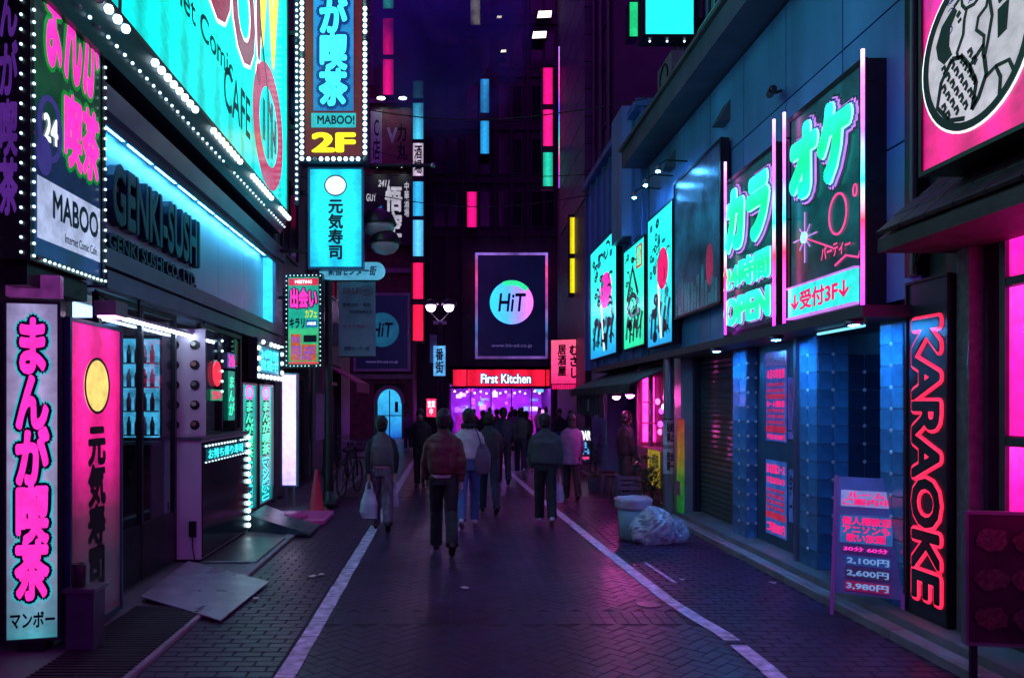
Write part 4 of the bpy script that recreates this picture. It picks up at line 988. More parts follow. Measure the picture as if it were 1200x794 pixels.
# ---- two lamp-lit boards on the brick building
for i, (px0,px1,py0,py1,lab,tx,cm) in enumerate(((434,484,128,195,'faded rose advertising board under two spot lamps','力','#8a4a58'),(427,484,206,286,'black restaurant board with white brush lettering under two spot lamps','悟空','#141020'))):
    p = front(px0,px1,py0,py1,39.5)
    root = thing('advert_board', lab, 'sign', p.pt(p.w/2,0,-.1), 'lamp-lit boards on the brick building')
    MB().ob(p,0,p.w,0,p.h,-.2,0).build('board', mat('board_%d'%i, cm, .5, 0, .4, 1.5, .05), root)
    mb = MB(); mb.ob(p,-.05,p.w+.05,-.06,-.002,-.22,.03); mb.ob(p,-.05,p.w+.05,p.h+.002,p.h+.06,-.22,.03); mb.build('frame', M_dark, root)
    if i == 0:
        MB().ob(p,.02,.6,.02,p.h-.05,.002,.02).build('side_strip', mat('pale_strip_print',(.45,.45,.5),.5,0,.2,3,0), root)
        letters(root, 'C\n店', p,.12,.5,.3,2.4,M_ink,.02,lift=.022); letters(root, '力\n丸', p,1.35,1.9,.3,2.2,M_ink,.04,lift=.006); letters(root, 'V', p,.85,1.4,1.2,2.0,mat('pale_print',(.5,.5,.6),.5,0,.1,3,0),.04,lift=.008)
    else:
        wp = emis('white_brush','#d0d0e0',.5,noise=.2)
        letters(root, '悟\n空', p,1.05,1.95,.35,3.0,wp,.04,lift=.006); letters(root, '2411', p,.7,1.3,2.95,3.3,wp,.03,lift=.006,shear=.2); letters(root, 'GUY', p,.1,.6,2.2,2.6,wp,.02,lift=.006)
        letters(root, stack('中華酒場'), p,2.05,2.3,1.4,3.2,wp,.02,lift=.006)
        MB().prism(p,[(.05,.9),(.9,1.5),(.9,2.0),(.05,1.4)],.002,.01).build('blue_patch', emis('blue_tag','#1860a0',.7), root)
    for a in (.28,.78):
        q = p.pt(p.w*a, p.h+.35, .7)
        lp = MB().lathe(q, [(.06,.12),(.26,.02),(.30,-.06),(.05,-.05)], 14).build('spot_lamp', M_dark, root)
        MB().ell(q+Vector((0,0,-.05)), .22,.22,.07,10,5).build('lens', emis('spot_white','#e8fff4',6,noise=0), lp)
        MB().tube([q+Vector((0,0,.1)), p.pt(p.w*a,p.h+.4,0)], .03, 6).build('arm', M_dark, lp)
# ---- burger shop sign and front
p = front(530, 645, 432, 453, 44.3)
E_rk = emis('red_fascia','#f51838',1.0,noise=.06,tubes=5,taxis='X')
s_ = sign('shop_sign', 'long red lit fascia of the burger shop at the street end', 'sign', p, .3, E_rk, M_black, .05)
letters(s_, 'First Kitchen', p, p.w*.29, p.w*.80, .20, .74, E_whl, .03, lift=.05)
letters(s_, 'First Kitchen', p, p.w*.29, p.w*.80, .20, .74, MT['deep_blue'], .03, lift=.02, grow=.06)
mb = MB(); mb.ob(p,p.w*.145,p.w*.155,.05,p.h-.05,.001,.03); mb.ob(p,p.w*.945,p.w*.955,.05,p.h-.05,.001,.03); mb.build('divider', M_black, s_)
sf = thing('burger_shop', 'glazed violet lit burger shop at the street end', 'shop', ((fx0+fx1)/2,45,0))
E_vio = emis('shop_ceiling','#c030ff',110,noise=.1)
for i in range(4):
    for j in range(2): MB().box(fx0+.4+i*1.4,fx0+1.3+i*1.4,45.6+j*1.9,46.0+j*1.9,2.85,2.9).build('ceiling_light', E_vio, sf)
MB().box(fx0,fx1,50.3,50.45,0,3.0).build('back_wall', mat('shop_back',(.3,.15,.38),.5,0,.3,2,.02), sf)
MB().box(fx0,fx1,45.3,50.4,2.92,3.0).build('ceiling', M_white, sf)
MB().box(fx0+.4,fx1-.4,48.6,49.2,0,1.1).build('counter', mat('shop_counter',(.4,.12,.2),.4,0,.2,3,.02), sf)
rr_ = random.Random(5)
cols_ = ['#e8c8f0','#f0a0d8','#c078e8','#ff70a0','#e8e0ff','#80a0ff','#ff5878','#a050d8','#60c8d8']
for i in range(26):
    x = fx0+.25+rr_.random()*(fx1-fx0-.9); z = .9+rr_.random()*1.7; y_ = rr_.choice((46.5,47.6,48.3,50.2)); c_ = rr_.choice(cols_)
    MB().box(x,x+rr_.uniform(.15,.55),y_,y_+.05,z,z+rr_.uniform(.12,.4)).build('menu_panel', emis('menu_'+c_.strip('#'),c_,rr_.choice((.8,1.2)),noise=.3,nscale=6), sf)
for i in range(14):
    x = fx0+.3+i*.4; MB().ell((x,46.1+.9*(i%3),2.55-.1*(i%2)), .06,.06,.06,8,6).build('pendant_lamp', emis('pendant','#ffd8ff',4,noise=0), sf)
mb = MB()
for i in range(6): x = fx0+.02+i*(fx1-fx0-.1)/5; mb.box(x,x+.06,45.05,45.13,0,2.7)
mb.box(fx0,fx1,45.06,45.12,2.7,2.8); ff = mb.build('frame', M_dark, sf)
for i in range(5): x = fx0+.085+i*(fx1-fx0-.1)/5; MB().box(x,x+(fx1-fx0-.1)/5-.07,45.085,45.095,.02,2.69).build('pane', M_glass, ff)
p = front(499,512,466,489,44.2)
s_ = sign('small_sign', 'small crimson lit sign left of the burger shop', 'sign', p, .1, emis('crimson_box','#f02a60',1.0,noise=.3,nscale=6), M_dark, .04)
letters(s_, '営業\n中', p,.1,p.w-.1,.15,p.h-.15,E_whl,.02,lift=.006)
MB().ob(p,.25,.4,.3,.45,-.78,-.1).build('bracket', M_dark, s_)
# ---- pink brush-lettered sign on a post
p = rot_front(gx(645,27.6), 27.6, gz(450,27), 1.38, 1.62, -28)
s_ = sign('post_sign', 'pink lit sign with black brush lettering on a slim post', 'sign', p, .18, emis('pink_lantern','#f03a80',.95,noise=.12,ramp=[(0,'#e02870'),(.5,'#f84a88'),(1,'#f05a80')]), M_dark, .03, base=(gx(645,27.6),27.6,0))
letters(s_, stack('むさし'), p,.72,1.04,.22,1.4,M_ink,.05,lift=.006); letters(s_, stack('居酒屋'), p,.28,.6,.3,1.42,M_ink,.04,lift=.006); letters(s_, stack('炭火'), p,1.16,1.26,1.0,1.45,M_ink,.03,lift=.006)
MB().tube([p.pt(.02,-p.o.z,-.1), p.pt(.02,1.6,-.1)], .05, 8).build('post', M_pipe, s_)
mb = MB()
for i in range(16): a = .05+i*.083; mb.ob(p,a,a+.04,-.16,-.002,-.12,-.04)
mb.build('fringe', E_pinkp, s_)
# ================================================================== STREET THINGS
M_lil = mat('lilac_panel', (.60,.54,.66), .4, 0, .12, 2, .03)
M_rub = mat('rubber', (.02,.02,.022), .75, 0, .3, 10, .2)
M_chrome = mat('dark_gloss', (.03,.045,.05), .10, .3, .15, 3, .02, .8)
# ---- sushi take-away counter
cx0, cx1, cyA, cyB, cz = -3.27, -2.83, 8.8, 10.85, 1.42
ct = thing('takeaway_counter', 'lilac takeaway counter with glossy dark side and bulb-lit corner', 'counter', ((cx0+cx1)/2,9.8,.02))
MB().box(cx0,cx1,cyA,cyB,.06,cz).build('body', M_lil, ct)
MB().box(cx0+.03,cx1-.03,cyA+.03,cyB-.03,.022,.06).build('plinth', M_dark, ct)
MB().box(cx0-.02,cx1+.02,cyA-.02,cyB+.02,cz+.001,cz+.04).build('top', M_steel, ct)
p = leftp(cx1+.002, cyA, cyB, .06, cz)
MB().ob(p,.02,p.w-.02,.02,p.h-.02,.001,.014).build('side_panel', M_chrome, ct)
bulbs(ct, edge_pts(p,p.w-.08,.08,p.w-.08,p.h-.05,13,.03), .036, E_bulb)
bulbs(ct, edge_pts(p,.12,p.h-.07,p.w-.2,p.h-.07,15,.02), .014, E_bulbw, 'small_bulb')
bulbs(ct, edge_pts(p,.12,p.h-.26,p.w-.2,p.h-.26,15,.02), .010, E_bulbw, 'small_bulb')
MB().ob(p,.12,p.w-.2,p.h-.24,p.h-.10,.015,.02).build('price_strip', emis('price_strip','#186070',.35,noise=.5,nscale=20), ct)
letters(ct, 'お持ち帰り寿司', p,.2,p.w-.35,p.h-.23,p.h-.11,E_cyanl,.02,lift=.022)
MB().box(cx1-.13,cx1-.05,cyA-.035,cyA-.002,.32,.50).build('socket_box', M_black, ct)
MB().tube([(cx1-.09,cyA-.02,.32),(cx1-.085,cyA-.04,.2),(cx1-.06,cyA-.03,.05)], .008, 6).build('flex', M_black, ct)
MB().box(cx0+.06,cx0+.075,cyA-.014,cyA-.002,.62,.72).build('handle', M_dark, ct)
# display board with round dishes
db = thing('display_board', 'pale board of round dark dishes above the takeaway counter', 'display board', (-3.1,9.05,cz+.04))
p = Panel((-3.58,9.05,cz+.042),(1,0,0),(0,-1,0),.72,1.26)
MB().ob(p,0,p.w,0,p.h,-.03,0).build('board', mat('display_lilac',(.66,.56,.70),.45,0,.1,3,.02), db)
for r_ in range(5):
    for c_ in range(3):
        a, b = .12+c_*.24, .13+r_*.235
        d_ = MB().disc(p,a,b,.056,.056,.002,.014,18).build('dish', M_black, db)
        MB().disc(p,a-.012,b+.014,.03,.026,.015,.03,10).build('sushi', mat('sushi_%d'%(r_%3),[(.5,.25,.2),(.6,.55,.45),(.3,.35,.3)][r_%3],.4,0,.3,20,.05), d_)
# shop interior seen past the counter
fr_ = thing('shop_window', 'glazed sushi shop front with dark frame beside the counter', 'shop window', (-3.1,7.8,0))
mb = MB()
for y in (6.80,7.75,8.70): mb.box(-3.15,-3.09,y,y+.05,.06,2.84)
mb.box(-3.145,-3.095,6.85,8.70,.06,.62); mb.box(-3.145,-3.095,6.85,8.70,2.78,2.84); mb.build('frame', M_dark, fr_)
for y in (6.853,7.803): MB().box(-3.125,-3.115,y,y+.894,.625,2.777).build('pane', M_glass, fr_)
p = leftp(-2.93, 9.1, 10.9, 1.50, 2.80)
mb = MB(); mb.ob(p,0,p.w,p.h-.05,p.h,-.05,0)
for a in (0,.85,p.w-.05): mb.ob(p,a,a+.05,0,p.h-.052,-.05,0)
wf = mb.build('frame', M_dark, fr_)
for a0,a1 in ((.052,.848),(.902,p.w-.052)): MB().ob(p,a0,a1,.003,p.h-.055,-.03,-.02).build('pane', M_glass, wf)
def poster(root, p, a0,a1,b0,b1, c1, txt, tc, d=.004, name='poster', s=.6, bold=.02):
    f = MB().ob(p,a0,a1,b0,b1,d-.004,d).build(name, emis('poster_'+c1.strip('#'), c1, s, noise=.3, nscale=9), root)
    if txt: letters(f, txt, p, a0+.1*(a1-a0), a1-.1*(a1-a0), b0+.1*(b1-b0), b1-.1*(b1-b0), tc, bold, lift=d+.003)
    return f
MB().disc(p,.62,.72,.18,.16,.004,.012,20).build('round_notice', emis('red_notice','#ff3048',.8,noise=.2), fr_)
poster(fr_, p, .35,.85,.38,.52, '#18a070', '営業中', E_pinkp, .01)
poster(fr_, p, 1.1,1.42,.12,.78, '#149080', stack('まんが'), emis('mint','#40ffc0',1.0), .01)
poster(fr_, p, 1.08,1.44,.82,1.02, '#5868b0', '24h', E_mag, .01)
bulbs(fr_, edge_pts(p,.80,.5,.80,1.15,6,.02), .018, E_bulbw)
tl_ = thing('tube_light', 'long fluorescent tube under the sushi fascia', 'lamp', (-3.02,8.5,2.63))
E_tl = emis('tube_white','#c8e4ff',16,noise=0)
MB().tube([(-3.02,7.15,2.63),(-3.02,9.9,2.63)], .014, 8).build('tube', E_tl, tl_); MB().box(-3.035,-3.005,7.1,9.95,2.648,2.675).build('housing', M_white, tl_)
for y in (7.5,9.5): MB().box(-3.03,-3.01,y,y+.03,2.675,2.858).build('hanger', M_dark, tl_)
tl_ = thing('fill_panel', 'added cool fill light panel inside the sushi shop', 'lamp', (-3.7,7.5,2.8))
MB().box(-4.0,-3.4,7.0,8.0,2.74,2.768).build('diffuser', emis('fill_cool','#90ccff',2.2,noise=0), tl_); MB().box(-4.04,-3.36,6.96,8.04,2.77,2.97).build('housing', M_white, tl_)  # added fill light that brightens the shop interior
sh_ = thing('shelf_unit', 'tall shelf of cups and jars inside the sushi shop', 'shelf', (-4.7,9.2,.06))
MB().box(-5.4,-3.62,9.93,9.98,.06,2.9).build('back_panel', mat('shelf_back',(.55,.5,.62),.5,0,.15,3,.03), sh_)
for x in (-5.3,-3.72): MB().box(x,x+.04,9.5,9.9,.06,2.6).build('side_panel', M_lil, sh_)
rr_ = random.Random(9)
for i in range(5):
    z = .55+i*.45; s1 = MB().box(-5.26,-3.72,9.52,9.88,z,z+.03).build('shelf', M_lil, sh_)
    for k in range(8):
        x = -5.15+k*.19+rr_.uniform(-.02,.02); h_ = rr_.uniform(.1,.24)
        MB().lathe((x,9.62,z+.032),[(.03,0),(.045,h_*.3),(.04,h_*.8),(.03,h_)],10).build('jar', mat('jar_%d'%rr_.randrange(4),[(.1,.3,.35),(.45,.2,.3),(.3,.3,.4),(.08,.08,.1)][rr_.randrange(4)],.3,0,.2,6,.02), s1)
fd = thing('drinks_fridge', 'cyan lit drinks cabinet with bottles inside the sushi shop', 'fridge', (-3.55,8.85,.06))
MB().box(-3.95,-3.25,8.74,9.0,.06,2.62).build('cabinet', M_dark, fd)
MB().box(-3.92,-3.28,8.72,8.738,1.46,2.58).build('lit_door', emis('fridge_cyan','#3a98c0',1.1,noise=.6,nscale=7), fd)
MB().box(-3.97,-3.23,8.58,8.738,1.38,1.42).build('ledge', M_steel, fd)
for i in range(4):
    z = 1.48+i*.27; s1 = MB().box(-3.92,-3.28,8.64,8.719,z,z+.015).build('shelf', M_steel, fd)
    for k in range(7): MB().lathe((-3.87+k*.088,8.68,z+.016),[(.026,0),(.028,.12),(.012,.17),(.012,.2)],8).build('bottle', mat('bottle_%d'%((i+k)%3),[(.05,.12,.1),(.3,.06,.1),(.35,.35,.4)][(i+k)%3],.2,0,.1,5,0), s1)
for i in range(2):
    x = -3.72+i*.20
    tag(MB().box(x,x+.15,7.86-.02*i,7.865-.02*i,2.05-.15*i,2.66).build('paper_banner', mat('banner_%d'%i,[(.6,.5,.7),(.4,.5,.6)][i],.6,0,.25,9,.02)), ['lilac paper banner inside the sushi shop window','blue-grey paper banner inside the sushi shop window'][i], 'banner', 'paper banners in the sushi shop')
# ashtray stand
st = thing('ashtray_stand', 'grey metal ashtray stand with a dark can in front of the pink panel', 'ashtray', (-2.70,5.72,.022))
MB().box(-2.80,-2.60,5.63,5.82,.022,.46).build('stand', mat('stand_grey',(.12,.14,.16),.4,.5,.2,5,.05), st)
MB().box(-2.82,-2.58,5.61,5.84,.462,.49).build('tray', M_steel, st)
MB().lathe((-2.75,5.72,.492),[(.045,0),(.05,.01),(.05,.15),(.042,.165),(.038,.16)],14).build('can', M_black, st)
# steel ramp plate, dark mats
q = [(-2.92,8.63),(-1.83,7.85),(-1.91,6.45),(-2.82,7.05)]
z_ = [.08,.03,.03,.08]
mb = MB().add([(x,y,z) for (x,y),z in zip(q,z_)]+[(x,y,max(z-.012,.004)) for (x,y),z in zip(q,z_)], [(3,2,1,0),(4,5,6,7),(0,1,5,4),(1,2,6,5),(2,3,7,6),(3,0,4,7)])
tag(mb.build('ramp_plate', mat('checker_steel',(.34,.31,.36),.32,.3,.4,5,.3,rvar=.2)), 'worn steel plate bridging the kerb before the sushi shop', 'ramp plate')
mb = MB()
for i in range(34): mb.box(-2.78,-2.16,5.0+i*.055,5.03+i*.055,.030,.046)
mb.box(-2.78,-2.16,4.98,6.9,.024,.031)
tag(mb.build('rubber_mat', M_rub), 'black ribbed rubber mat on the pavement below the light box', 'mat')
tag(MB().cham(-2.80,-2.18,8.75,10.3,.023,.05,.01).build('floor_panel', mat('dark_panel_steel',(.12,.12,.14),.35,.6,.3,4,.2)), 'dark steel floor panel alongside the glossy counter', 'floor panel')
# dark wedge ramp and sign base with pink light put into its colour
mb = MB().add([(-2.85,10.95,.022),(-1.9,10.55,.022),(-1.9,11.35,.022),(-2.85,12.0,.022),(-2.85,10.95,.26),(-1.9,10.55,.05),(-1.9,11.35,.05),(-2.85,12.0,.26)],[(0,3,2,1),(4,5,6,7),(0,1,5,4),(1,2,6,5),(2,3,7,6),(3,0,4,7)])
tag(mb.build('wedge_ramp', mat('teal_ramp',(.05,.11,.13),.3,.3,.2,4,.08)), 'dark sloping ramp leading up to the cafe entrance', 'ramp')
sb = thing('sign_base', 'plinth with pink light painted on and a round foot beside the traffic cone', 'plinth', (-2.2,12.1,.022))
M_pkb = mat('pink_light_and_print', (.75,.07,.32), .35, 0, .12, 4, .04)
MB().cham(-2.62,-1.86,11.55,12.55,.022,.10,.02).build('plate', M_pkb, sb)
MB().lathe((-2.42,11.75,.101),[(.26,0),(.27,.02),(.25,.07),(.1,.08)],24).build('round_foot', M_pkb, sb)
# traffic cone
cn = thing('traffic_cone', 'red traffic cone standing on the left pavement', 'traffic cone', (-2.2,12.85,.022))
M_cone = mat('cone_red', (.8,.015,.07), .4, 0, .1, 5, .03)
MB().cham(-2.38,-2.02,12.67,13.03,.022,.055,.01).build('base', M_cone, cn)
MB().lathe((-2.2,12.85,.056),[(.145,0),(.135,.02),(.03,.64),(.026,.68),(.01,.685)],20).build('cone', M_cone, cn)
# ---- lamp pole with hood lamps, street name pill and banner
Yp = 13.6; Xp = gx(385,Yp)
lp = thing('lamp_pole', 'dark lamp pole with two hooded globes on the left pavement', 'lamp pole', (Xp,Yp,0))
MB().tube([(Xp,Yp,0),(Xp,Yp,.9),(Xp,Yp,5.1)], [.10,.075,.06], 12).build('pole', M_black, lp)
MB().lathe((Xp,Yp,.0),[(.16,0),(.16,.1),(.11,.16),(.10,.3)],14).build('base', M_black, lp)
MB().tube([(Xp,Yp,4.95),(Xp+.5,Yp+.2,5.0),(gx(446,13.6),13.5,4.95)], .03, 8).build('arm', M_black, lp)
for (px, py, s) in ((444,262,1.0),(451,284,.9)):
    Y = 13.5; q = Vector((gx(px,Y),Y,gz(py,Y)))
    h_ = MB().lathe(q,[(.02,.26*s),(.10*s,.25*s),(.24*s,.16*s),(.31*s,.0),(.31*s,-.03),(.28*s,-.02)],20).build('hood', M_black, lp)
    MB().lathe(q,[(.28*s,-.01),(.27*s,-.10*s),(.18*s,-.20*s),(.04,-.24*s)],20).build('globe', mat('milk_glass',(.62,.62,.6),.18,0,.1,4,.02,.6), h_)
MB().tube([(gx(446,13.5),13.5,4.95),(gx(446,13.5),13.5,gz(262,13.5)+.2)],.02,6).build('hanger', M_black, lp)
p = front(374,451,307,327,13.48)
pl = thing('street_name_sign', 'pale blue pill-shaped street name sign on the lamp pole', 'sign', p.pt(p.w/2,0,0))
r_ = p.h/2
cap = [(r_+r_*math.cos(R(90+180*i/12)), r_+r_*math.sin(R(90+180*i/12))) for i in range(13)] + [(p.w-r_+r_*math.cos(R(-90+180*i/12)), r_+r_*math.sin(R(-90+180*i/12))) for i in range(13)]
MB().prism(p, cap, -.1, 0).build('face', emis('pale_blue_pill','#58b8e0',.55,noise=.15), pl)
letters(pl, '新宿センター街', p,.16,p.w-.14,.06,p.h-.06,mat('blue_ink',(.01,.05,.2),.4,0,.1,4,0),.03,lift=.004,shear=.25)
MB().tube([(Xp+.1,Yp-.02,4.15),(Xp+.1,Yp+.04,4.15)],.03,6).build('clamp', M_dark, pl)
p = front(397,440,330,417,13.8)
bn = thing('street_banner', 'faded grey-blue cloth banner hanging behind the lamp pole', 'banner', p.pt(p.w/2,0,0))
mb = MB(); n = 14; P = []
for i in range(n+1):
    for j in range(9):
        P.append(p.pt(p.w*j/8, p.h*i/n, .02*math.sin(j*1.3+i*.25)+.015*math.sin(j*2.9)))
mb.add(P,[(i*9+j,i*9+j+1,(i+1)*9+j+1,(i+1)*9+j) for i in range(n) for j in range(8)],True)
c_ = mb.build('cloth', mat('banner_cloth',(.20,.32,.36),.8,0,.15,4,.1), bn)
M_bp = mat('banner_print',(.3,.06,.12),.7,0,.1,4,0); M_bq = mat('banner_print_dark',(.03,.05,.09),.7,0,.1,4,0)
letters(bn,'SALE', p,.08,.38,1.12,1.22,M_bp,.03,lift=.05); mb = MB(); mb.ring(p,.50,1.17,.12,.085,.014,.045,.05,24); mb.build('print_ring', M_bp, bn)
letters(bn,'NEW', p,.42,.58,1.14,1.20,M_bp,.02,lift=.05); letters(bn,'歌舞伎町一番街', p,.08,.58,.88,.95,M_bq,.02,lift=.05); letters(bn,'商店街振興組合', p,.2,.6,.76,.82,M_bq,.02,lift=.05)
letters(bn,'年末大売出し', p,.08,.56,.5,.56,M_bp,.02,lift=.05); letters(bn,'新宿センター街', p,.1,.56,.1,.17,M_bq,.03,lift=.05,shear=.2)
mb = MB(); mb.tube([p.pt(-.1,p.h+.02,-.02),p.pt(p.w+.08,p.h+.02,-.02)],.015,6); mb.tube([p.pt(-.02,-.015,-.02),p.pt(p.w+.02,-.015,-.02)],.012,6); mb.tube([p.pt(-.1,p.h+.02,-.02),(Xp,Yp,p.o.z+p.h)],.012,6); mb.build('rail', M_dark, bn)
ar = thing('pipe_bracket', 'horizontal dark pipe arm reaching over the street from the bulb sign', 'pipe arm', (gx(433,13.2),13.2,gz(194,13.2)))
MB().tube([(gx(433,13.2)-.4,13.2,gz(194,13.2)),(gx(505,13.2),13.2,gz(194,13.2))],.035,8).build('pipe', M_dark, ar)
MB().ell((gx(507,13.2),13.2,gz(194,13.2)),.05,.05,.05,8,6).build('end_cap', M_steel, ar)
# ---- twin globe street lamp further away
Yl = 32; Xl = gx(515.5,Yl)
sl_ = thing('street_lamp', 'twin-globe street lamp standing before the dark tower', 'street lamp', (Xl,Yl,0))
MB().tube([(Xl,Yl,0),(Xl,Yl,1),(Xl,Yl,gz(378,Yl))],[.16,.11,.08],12).build('post', M_black, sl_)
MB().lathe((Xl,Yl,0),[(.26,0),(.26,.2),(.17,.3),(.15,.6)],12).build('base', M_black, sl_)
E_gl = emis('globe_white','#e0b8ff',22,noise=0)
for px in (505,526):
    x = gx(px,Yl); z = gz(359,Yl)
    g_ = MB().lathe((x,Yl,z),[(.05,.32),(.3,.2),(.34,.05),(.30,.04)],16).build('hood', M_black, sl_)
    MB().ell((x,Yl-.03,z-.02),.20,.20,.20,14,9).build('globe', E_gl, g_)
    MB().tube([(x,Yl,z-.28),(x*.5+Xl*.5,Yl,z-.5),(Xl,Yl,gz(378,Yl))],.04,6).build('arm', M_black, sl_)
MB().box(Xl-.28,Xl+.28,Yl-.05,Yl+.05,gz(380,Yl),gz(376,Yl)).build('crossbar', M_steel, sl_)
p = front(508,522,405,440,31.8)
MB().ob(p,0,p.w,0,p.h,-.12,0).build('lit_sign', emis('lamp_sign','#5aa8e8',.9,noise=.4,nscale=3), sl_)
letters(sl_, stack('番街'), p,.08,p.w-.08,.1,p.h-.1,M_navy,.03,lift=.004)
MB().box(Xl-.42,Xl-.12,Yl-.02,Yl,gz(425,Yl),gz(392,Yl)).build('pennant', mat('pennant',(.2,.2,.3),.7,0,.2,4,.05), sl_)

# ---- karaoke entrance: posters, price boards, lamps, steel edge
p = rightp(3.935, 8.32, 9.76, .14, 2.55)
for (a0,a1,b0,b1,c1,txt,tc,nm) in ((.28,.86,1.25,2.15,'#3a5ac0',None,None,'poster'),(.28,.86,.12,1.02,'#3a6ad0',None,None,'poster'),(.28,.86,2.16,2.32,'#7858b0','のみほ',M_navy,'poster_header'),(.9,1.12,1.3,2.0,'#4a50b8','部屋\nあり\n三階',M_navy,'poster'),(.92,1.12,.35,.95,'#3858b8','学割\n一番',M_navy,'poster'),(.30,.84,.32,.40,'#e03060',None,None,'poster_band'),(.30,.84,1.36,1.44,'#e02858',None,None,'poster_band'),(.30,.84,1.76,1.82,'#d82858',None,None,'poster_band')):
    poster(K, p, a0,a1,b0,b1,c1,txt,tc, .012 if 'band' not in nm else .02, nm, .34)
for t_, b0, b1 in (('本日の料金表',2.0,2.12),('お一人様歓迎',1.66,1.74),('平日30分180円',1.27,1.34),('飲み放題コース',.86,.98),('学生割引あり',.74,.82),('二時間2980円',.15,.28)): letters(K, t_, p, .32,.82,b0,b1,E_pinkp,.03,lift=.016)
mb = MB()
for i in range(6):
    for b in (.43,.50,.57,.64,1.46,1.53,1.60,1.84,1.91): mb.ob(p,.32+.085*i,.38+.085*i,b,b+.042,.014,.018)
o_ = mb.build('poster_print', emis('poster_cells','#d02868',.4,noise=.6,nscale=40), K); o_['kind'] = 'stuff'
MB().box(3.76,3.90,8.302,8.36,.14,2.55).build('steel_trim', M_steel, K)
E_bd = emis('blue_downlight','#2f98ff',800,noise=0)
for y in (6.58,8.15,9.95):
    l_ = thing('downlight', {6.58:'blue downlight over the tiled column next to the KARAOKE sign',8.15:'blue downlight over the tiled column beside the posters',9.95:'blue downlight over the tiled column beside the shutter'}[y], 'lamp', (3.48,y,2.555), 'blue downlights of the karaoke entrance')
    MB().lathe((3.48,y,2.515),[(.045,0),(.07,.0),(.075,.043),(.03,.044)],14).build('housing', M_steel, l_)
    MB().disc(Panel((3.48,y,2.513),(1,0,0),(0,0,-1),1,1,v=(0,1,0)),0,0,.042,.042,-.002,.001,12).build('lens', E_bd, l_)
l_ = thing('passage_lamp', 'blue-white ceiling lamp inside the karaoke passage', 'lamp', (4.7,7.2,2.7))
MB().box(4.5,4.95,7.66,7.74,2.50,2.56).build('lens', emis('passage_blue','#48b0ff',3,noise=0), l_); MB().box(4.48,4.97,7.64,7.76,2.562,2.719).build('housing', M_lw, l_)
bd = thing('tube_rail', 'pale strip lamp under the karaoke soffit', 'lamp', (3.7,7.3,2.55))
MB().tube([(3.66,6.75,2.53),(3.66,7.6,2.53)],.012,6).build('tube', emis('strip_pale_blue','#6ac0e8',1.5,noise=0), bd); MB().box(3.645,3.675,6.72,7.63,2.545,2.559).build('housing', M_lw, bd)
# sandwich board with prices
def aboard(name, label, x, y, w_, h_, ang, lean, dark=False):
    c, s = math.cos(R(ang)), math.sin(R(ang)); n = Vector((s,-c,0)); v = Vector((-n.x*math.sin(R(lean)),-n.y*math.sin(R(lean)),math.cos(R(lean))))
    nn = Vector((c,s,0)).cross(v)
    p = Panel((x,y,.02),(c,s,0),nn,w_,h_,v=v)
    root = thing(name, label, 'price board', p.pt(w_/2,0,-.1))
    for a in (0,w_-.03): MB().ob(p,a,a+.03,0,h_,-.03,0).build('leg', M_steel if not dark else M_dark, root)
    MB().ob(p,.031,w_-.031,h_*.16,h_-.01,-.02,-.004).build('board', mat('board_navy',(.16,.24,.46),.3,0,.3,4,.03) if not dark else M_black, root)
    pb = Panel(p.pt(0,h_*.98,-.02),p.u,nn,w_,h_,v=Vector((-v.x,-v.y,v.z)))
    for a in (.02,w_-.05):
        q0 = p.pt(a,h_*.97,-.03); q1 = q0 - nn*.0 + Vector((-n.x*.42,-n.y*.42,0)); q1.z = .02
        MB().tube([q0,q1],.012,6).build('rear_leg', M_dark, root)
    return p, root
p, ab = aboard('price_board', 'folding price board with three prices before the karaoke doorway', 3.31, 6.66, .56, 1.22, -34, 14)
def ln(t, a0,a1,b0,b1, bg, col, bold=.04, s=.5):
    if bg: MB().ob(p,a0-.012,a1+.012,b0-.012,b1+.012,-.0035,.002).build('price_panel', emis('pb_'+bg.strip('#'),bg,s,noise=.15), ab)
    letters(ab, t, p,a0,a1,b0,b1,col,bold,lift=.004)
Eb = emis('board_pale','#78a8e8',.55,noise=.1)
ln('ルーム\nご案内中',.07,.45,.96,1.08,'#8890d8',E_pinkp,.04)
ln('個人様歓迎\nアニソンも\n歌い放題',.07,.45,.64,.86,'#2868b0',E_pinkp,.04,.5)
ln('30分 60分',.09,.43,.56,.60,'#302860',E_mag,.03)
ln('2,100円',.12,.44,.45,.51,'#184890',Eb,.03)
ln('2,600円',.12,.44,.345,.405,'#282850',Eb,.03)
ln('3,980円',.12,.44,.235,.295,'#801848',Eb,.03)
for k in range(2):
    aboard('folded_board', ['first folded dark board stacked behind the price board','second folded dark board leaning behind the price board'][k], 3.72+.1*k, 7.0+.14*k, .44, 1.1, -45, 9, True)
